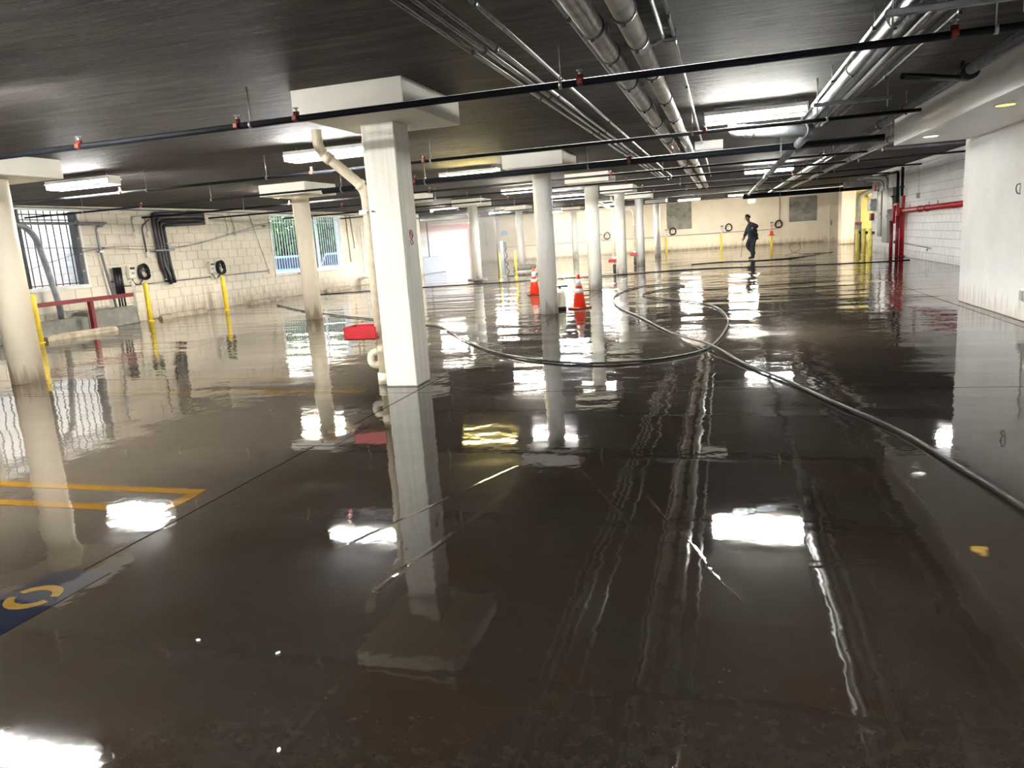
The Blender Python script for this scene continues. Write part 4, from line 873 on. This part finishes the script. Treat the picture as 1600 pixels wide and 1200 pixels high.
t = thing('far_conduit', 'long thin conduit along the far wall at charger height', 'conduit', (-15, 50.96, .98)); MB().tube([(0, 0, 0), (18, 0, 0)], .02, 8).build('pipe', 'grey', t)
for q in range(6): MB().cbox(1+q*3.2-.03, -.03, -.03, 1+q*3.2+.03, .04, .03, .004).build('strap', 'grey', t)
t = thing('blue_sign', 'small light-blue sign with rounded top on the far wall', 'sign', (-14.85, 50.98, 1.8)); MB().prism([(-.22, 0), (.22, 0), (.22, .2), (.16, .3), (0, .34), (-.16, .3), (-.22, .2)], 'y', -.012, .02).build('plate', 'bluesign', t); MB().cbox(-.15, -.016, .07, .15, -.011, .1, .001).cbox(-.12, -.016, .16, .12, -.011, .19, .001).build('print', 'white', t)
t = thing('far_conduit', 'conduit with a round box on the far wall right of the opening', 'conduit', (-16.2, 50.95, 1.3)); MB().tube([(0, 0, 0), (0, 0, 1.5)], .015, 8).build('pipe', 'grey', t); MB().cbox(-.08, -.05, -.12, .08, .04, .04, .008).build('outlet_box', 'grey', t); MB().tube([(0, -.06, 1.5), (0, .04, 1.5)], .13, 16).build('round_box', 'offwhite', t)
tag(MB().tube(spline([(-24.6, 50.9, 3.05), (-23.5, 50.9, 2.92), (-22, 50.9, 3.05), (-21, 50.9, 2.9), (-19.4, 50.9, 3.06)]), .02, 6).build('garland_cable', 'grey'), 'slack cable looping along the lintel over the vehicle opening', 'cable')
# puck-sized scraps lying on the wet floor
for k, (x, y, lb) in enumerate(((-1.95, 2.13, 'left of the two white pebbles near the bottom edge'), (-1.58, 2.1, 'right of the two white pebbles near the bottom edge'), (-1.27, 1.63, 'lone white pebble close to the bottom edge'))):
    m = MB(); m.lathe([(.003, 0), (.0075, .002), (.007, .006), (.002, .008)], 9); o = m.build('pebble', 'white'); o.location = (x, y, .0); o.scale = (1.3, .8, 1); o.rotation_euler = (0, 0, k); tag(o, lb, 'pebble', 'white pebbles')

# ------------------------------------------------------------------ the walking person
def skin_mesh(name, verts, edges, radii, mat, parent, root=0, sub=2):
    me = bpy.data.meshes.new(name); me.from_pydata(verts, edges, []); o = bpy.data.objects.new(name, me); COL.objects.link(o)
    sk = o.modifiers.new('skin', 'SKIN'); sk.use_smooth_shade = True; ss = o.modifiers.new('sub', 'SUBSURF'); ss.levels = sub; ss.render_levels = sub
    for i, r in enumerate(radii):
        me.skin_vertices[0].data[i].radius = (r, r) if not isinstance(r, tuple) else r
        me.skin_vertices[0].data[i].use_root = (i == root)
    dg = bpy.context.evaluated_depsgraph_get(); dg.update(); e = o.evaluated_get(dg)
    nm = bpy.data.meshes.new_from_object(e); o.modifiers.clear(); o.data = nm; bpy.data.meshes.remove(me)
    nm.name = name; nm.materials.clear(); nm.materials.append(M[mat])
    for p in nm.polygons: p.use_smooth = True; p.material_index = 0
    if parent: o.parent = parent
    return o
P = thing('person', 'person in dark work clothes walking left with a spray wand', 'person', (1.12, 32.15, 0), .1)
# joints (x: screen left is negative, y: away from viewer is positive)
J = dict(pel=(.05, 0, .95), sp=(.03, 0, 1.12), ch=(-.02, 0, 1.32), nk=(-.09, 0, 1.47), hd0=(-.13, 0, 1.55), hd=(-.165, 0, 1.65), hd2=(-.15, 0, 1.74),
         shN=(-.01, -.19, 1.40), elN=(.19, -.30, 1.30), wrN=(.0, -.36, 1.20), haN=(-.07, -.34, 1.19),
         shF=(-.06, .18, 1.39), elF=(-.17, .22, 1.11), wrF=(-.28, .16, .90), haF=(-.315, .15, .83),
         hiN=(.07, -.1, .90), knN=(.02, -.11, .50), anN=(.03, -.11, .09), toN=(-.13, -.12, .045),
         hiF=(.03, .1, .90), knF=(-.16, .11, .55), anF=(.10, .11, .22), toF=(.03, .11, .10))
names = list(J); vs = [J[k] for k in names]; ix = {k: i for i, k in enumerate(names)}
E = [('pel', 'sp'), ('sp', 'ch'), ('ch', 'nk'), ('nk', 'hd0'), ('hd0', 'hd'), ('hd', 'hd2'), ('ch', 'shN'), ('shN', 'elN'), ('elN', 'wrN'), ('wrN', 'haN'), ('ch', 'shF'), ('shF', 'elF'), ('elF', 'wrF'), ('wrF', 'haF'),
     ('pel', 'hiN'), ('hiN', 'knN'), ('knN', 'anN'), ('anN', 'toN'), ('pel', 'hiF'), ('hiF', 'knF'), ('knF', 'anF'), ('anF', 'toF')]
RB = dict(pel=(.12, .12), sp=(.11, .12), ch=(.12, .14), nk=.055, hd0=.06, hd=.1, hd2=.085, shN=.06, elN=.042, wrN=.03, haN=.03, shF=.06, elF=.042, wrF=.03, haF=.03, hiN=.085, knN=.056, anN=.04, toN=.035, hiF=.085, knF=.056, anF=.04, toF=.035)
body = skin_mesh('body', vs, [(ix[a], ix[b]) for a, b in E], [RB[k] for k in names], 'skin', P)
def clothes(name, keys, es, rad, mat):
    kk = list(keys); skin_mesh(name, [keys[k] for k in kk], [(kk.index(a), kk.index(b)) for a, b in es], [rad[k] for k in kk], mat, P)
jk = {k: J[k] for k in ('pel', 'sp', 'ch', 'shN', 'elN', 'wrN', 'shF', 'elF', 'wrF')}; jk['nk'] = (-.075, 0, 1.44); jk['hem'] = (.06, 0, .88); jk['hood'] = (.01, 0, 1.46)
clothes('jacket', jk, [('hem', 'pel'), ('pel', 'sp'), ('sp', 'ch'), ('ch', 'nk'), ('ch', 'shN'), ('shN', 'elN'), ('elN', 'wrN'), ('ch', 'shF'), ('shF', 'elF'), ('elF', 'wrF'), ('ch', 'hood')],
        dict(hem=(.19, .19), pel=(.185, .185), sp=(.175, .18), ch=(.18, .19), nk=.095, hood=.12, shN=.10, elN=.09, wrN=.06, shF=.10, elF=.08, wrF=.055), 'jacket')
tk = {k: J[k] for k in ('pel', 'hiN', 'knN', 'anN', 'hiF', 'knF', 'anF')}
clothes('trousers', tk, [('pel', 'hiN'), ('hiN', 'knN'), ('knN', 'anN'), ('pel', 'hiF'), ('hiF', 'knF'), ('knF', 'anF')], dict(pel=(.15, .155), hiN=.13, knN=.105, anN=.085, hiF=.13, knF=.105, anF=.08), 'trouser')
for s, (a, t_) in enumerate((('anN', 'toN'), ('anF', 'toF'))):
    A, T_ = Vector(J[a]), Vector(J[t_]); d = (T_-A); heel = A+Vector((.06, 0, -.045)) if s == 0 else A+Vector((.06, 0, -.02)); 
    bt_ = skin_mesh('boot', [tuple(A+Vector((0, 0, .12))), tuple(A), tuple(heel), tuple(A+d*.6), tuple(T_+d*.15)], [(0, 1), (1, 2), (1, 3), (3, 4)], [.06, .058, .042, .05, .04], 'boot', P, 1)
# fingers, hair, ears, face
for (wr, ha, dirs) in (('wrF', 'haF', ((-.35, .0, -.9))), ('wrN', 'haN', ((-.95, .1, -.2)))):
    h = Vector(J[ha]); d = Vector(dirs).normalized(); side = Vector((0, 1, 0)); cur = d.cross(side).normalized()
    for k, ln in enumerate((.07, .08, .075, .06)):
        b = h+side*(k-1.5)*.019; skin_mesh('finger', [tuple(b), tuple(b+d*ln*.5), tuple(b+d*ln*.8-cur*.02), tuple(b+d*ln*.85-cur*.045)], [(0, 1), (1, 2), (2, 3)], [.010, .0095, .009, .0075], 'skin', body, 0, 1)
    b = h-d*.02; skin_mesh('thumb', [tuple(b), tuple(b-cur*.03+d*.02-side*.02), tuple(b-cur*.045+d*.05-side*.015)], [(0, 1), (1, 2)], [.012, .011, .009], 'skin', body, 0, 1)
hd = Vector(J['hd'])
m = MB(); prof = []
for i in range(9):
    for k in range(20):
        th = PI*.55*i/8; a = 2*PI*k/20; m.v.append((hd.x+.02+.112*math.sin(th)*math.cos(a), .095*math.sin(th)*math.sin(a), hd.z+.04+.115*math.cos(th)-.02*max(0, math.cos(a)*math.sin(th))+.035*max(0, -math.cos(a)*math.sin(th))))
for i in range(8):
    for k in range(20): m.f.append((i*20+k, i*20+(k+1) % 20, (i+1)*20+(k+1) % 20, (i+1)*20+k)); m.sm.append(True)
m.build('hair', 'hair', P)
for sy in (-1, 1): MB().cbox(hd.x-.005, sy*.095-.012, hd.z-.03, hd.x+.035, sy*.095+.012, hd.z+.04, .01).build('ear', 'skin', body)
skin_mesh('nose', [(hd.x-.095, 0, hd.z+.025), (hd.x-.118, 0, hd.z-.012), (hd.x-.1, 0, hd.z-.02)], [(0, 1), (1, 2)], [.011, .016, .012], 'skin', body, 0, 1)
for sy in (-1, 1): MB().lathe([(.004, -.006), (.01, -.002), (.01, .002), (.004, .006)], 8, (hd.x-.092, sy*.036, hd.z+.022)).build('eye', 'black', body)
MB().cbox(hd.x-.1, -.025, hd.z-.055, hd.x-.085, .025, hd.z-.045, .003).build('mouth', 'darkred', body)
MB().tube(spline([(-.1, -.17, 1.30), (.02, -.20, 1.25), (.13, -.17, 1.22), (.18, -.08, 1.20)]), .022, 8).build('reflective_stripe', 'white', P)
MB().tube(spline([(.1, -.16, 1.2), (.13, -.18, .95), (.08, -.2, .75), (.0, -.2, .58)]), .012, 8).build('drawstring', 'dgrey', P)
wd = thing('spray_wand', 'thin spray wand held low by the walking person', 'wand', (1.12-.315, 32.15+.1, .80), .1); MB().tube([(.06, .03, .06), (-.02, .0, -.04), (-.12, -.05, -.72)], .008, 8).build('lance', 'dgrey', wd); MB().tube([(.07, .03, .08), (-.01, .0, -.02)], .016, 8).build('grip', 'black', wd)
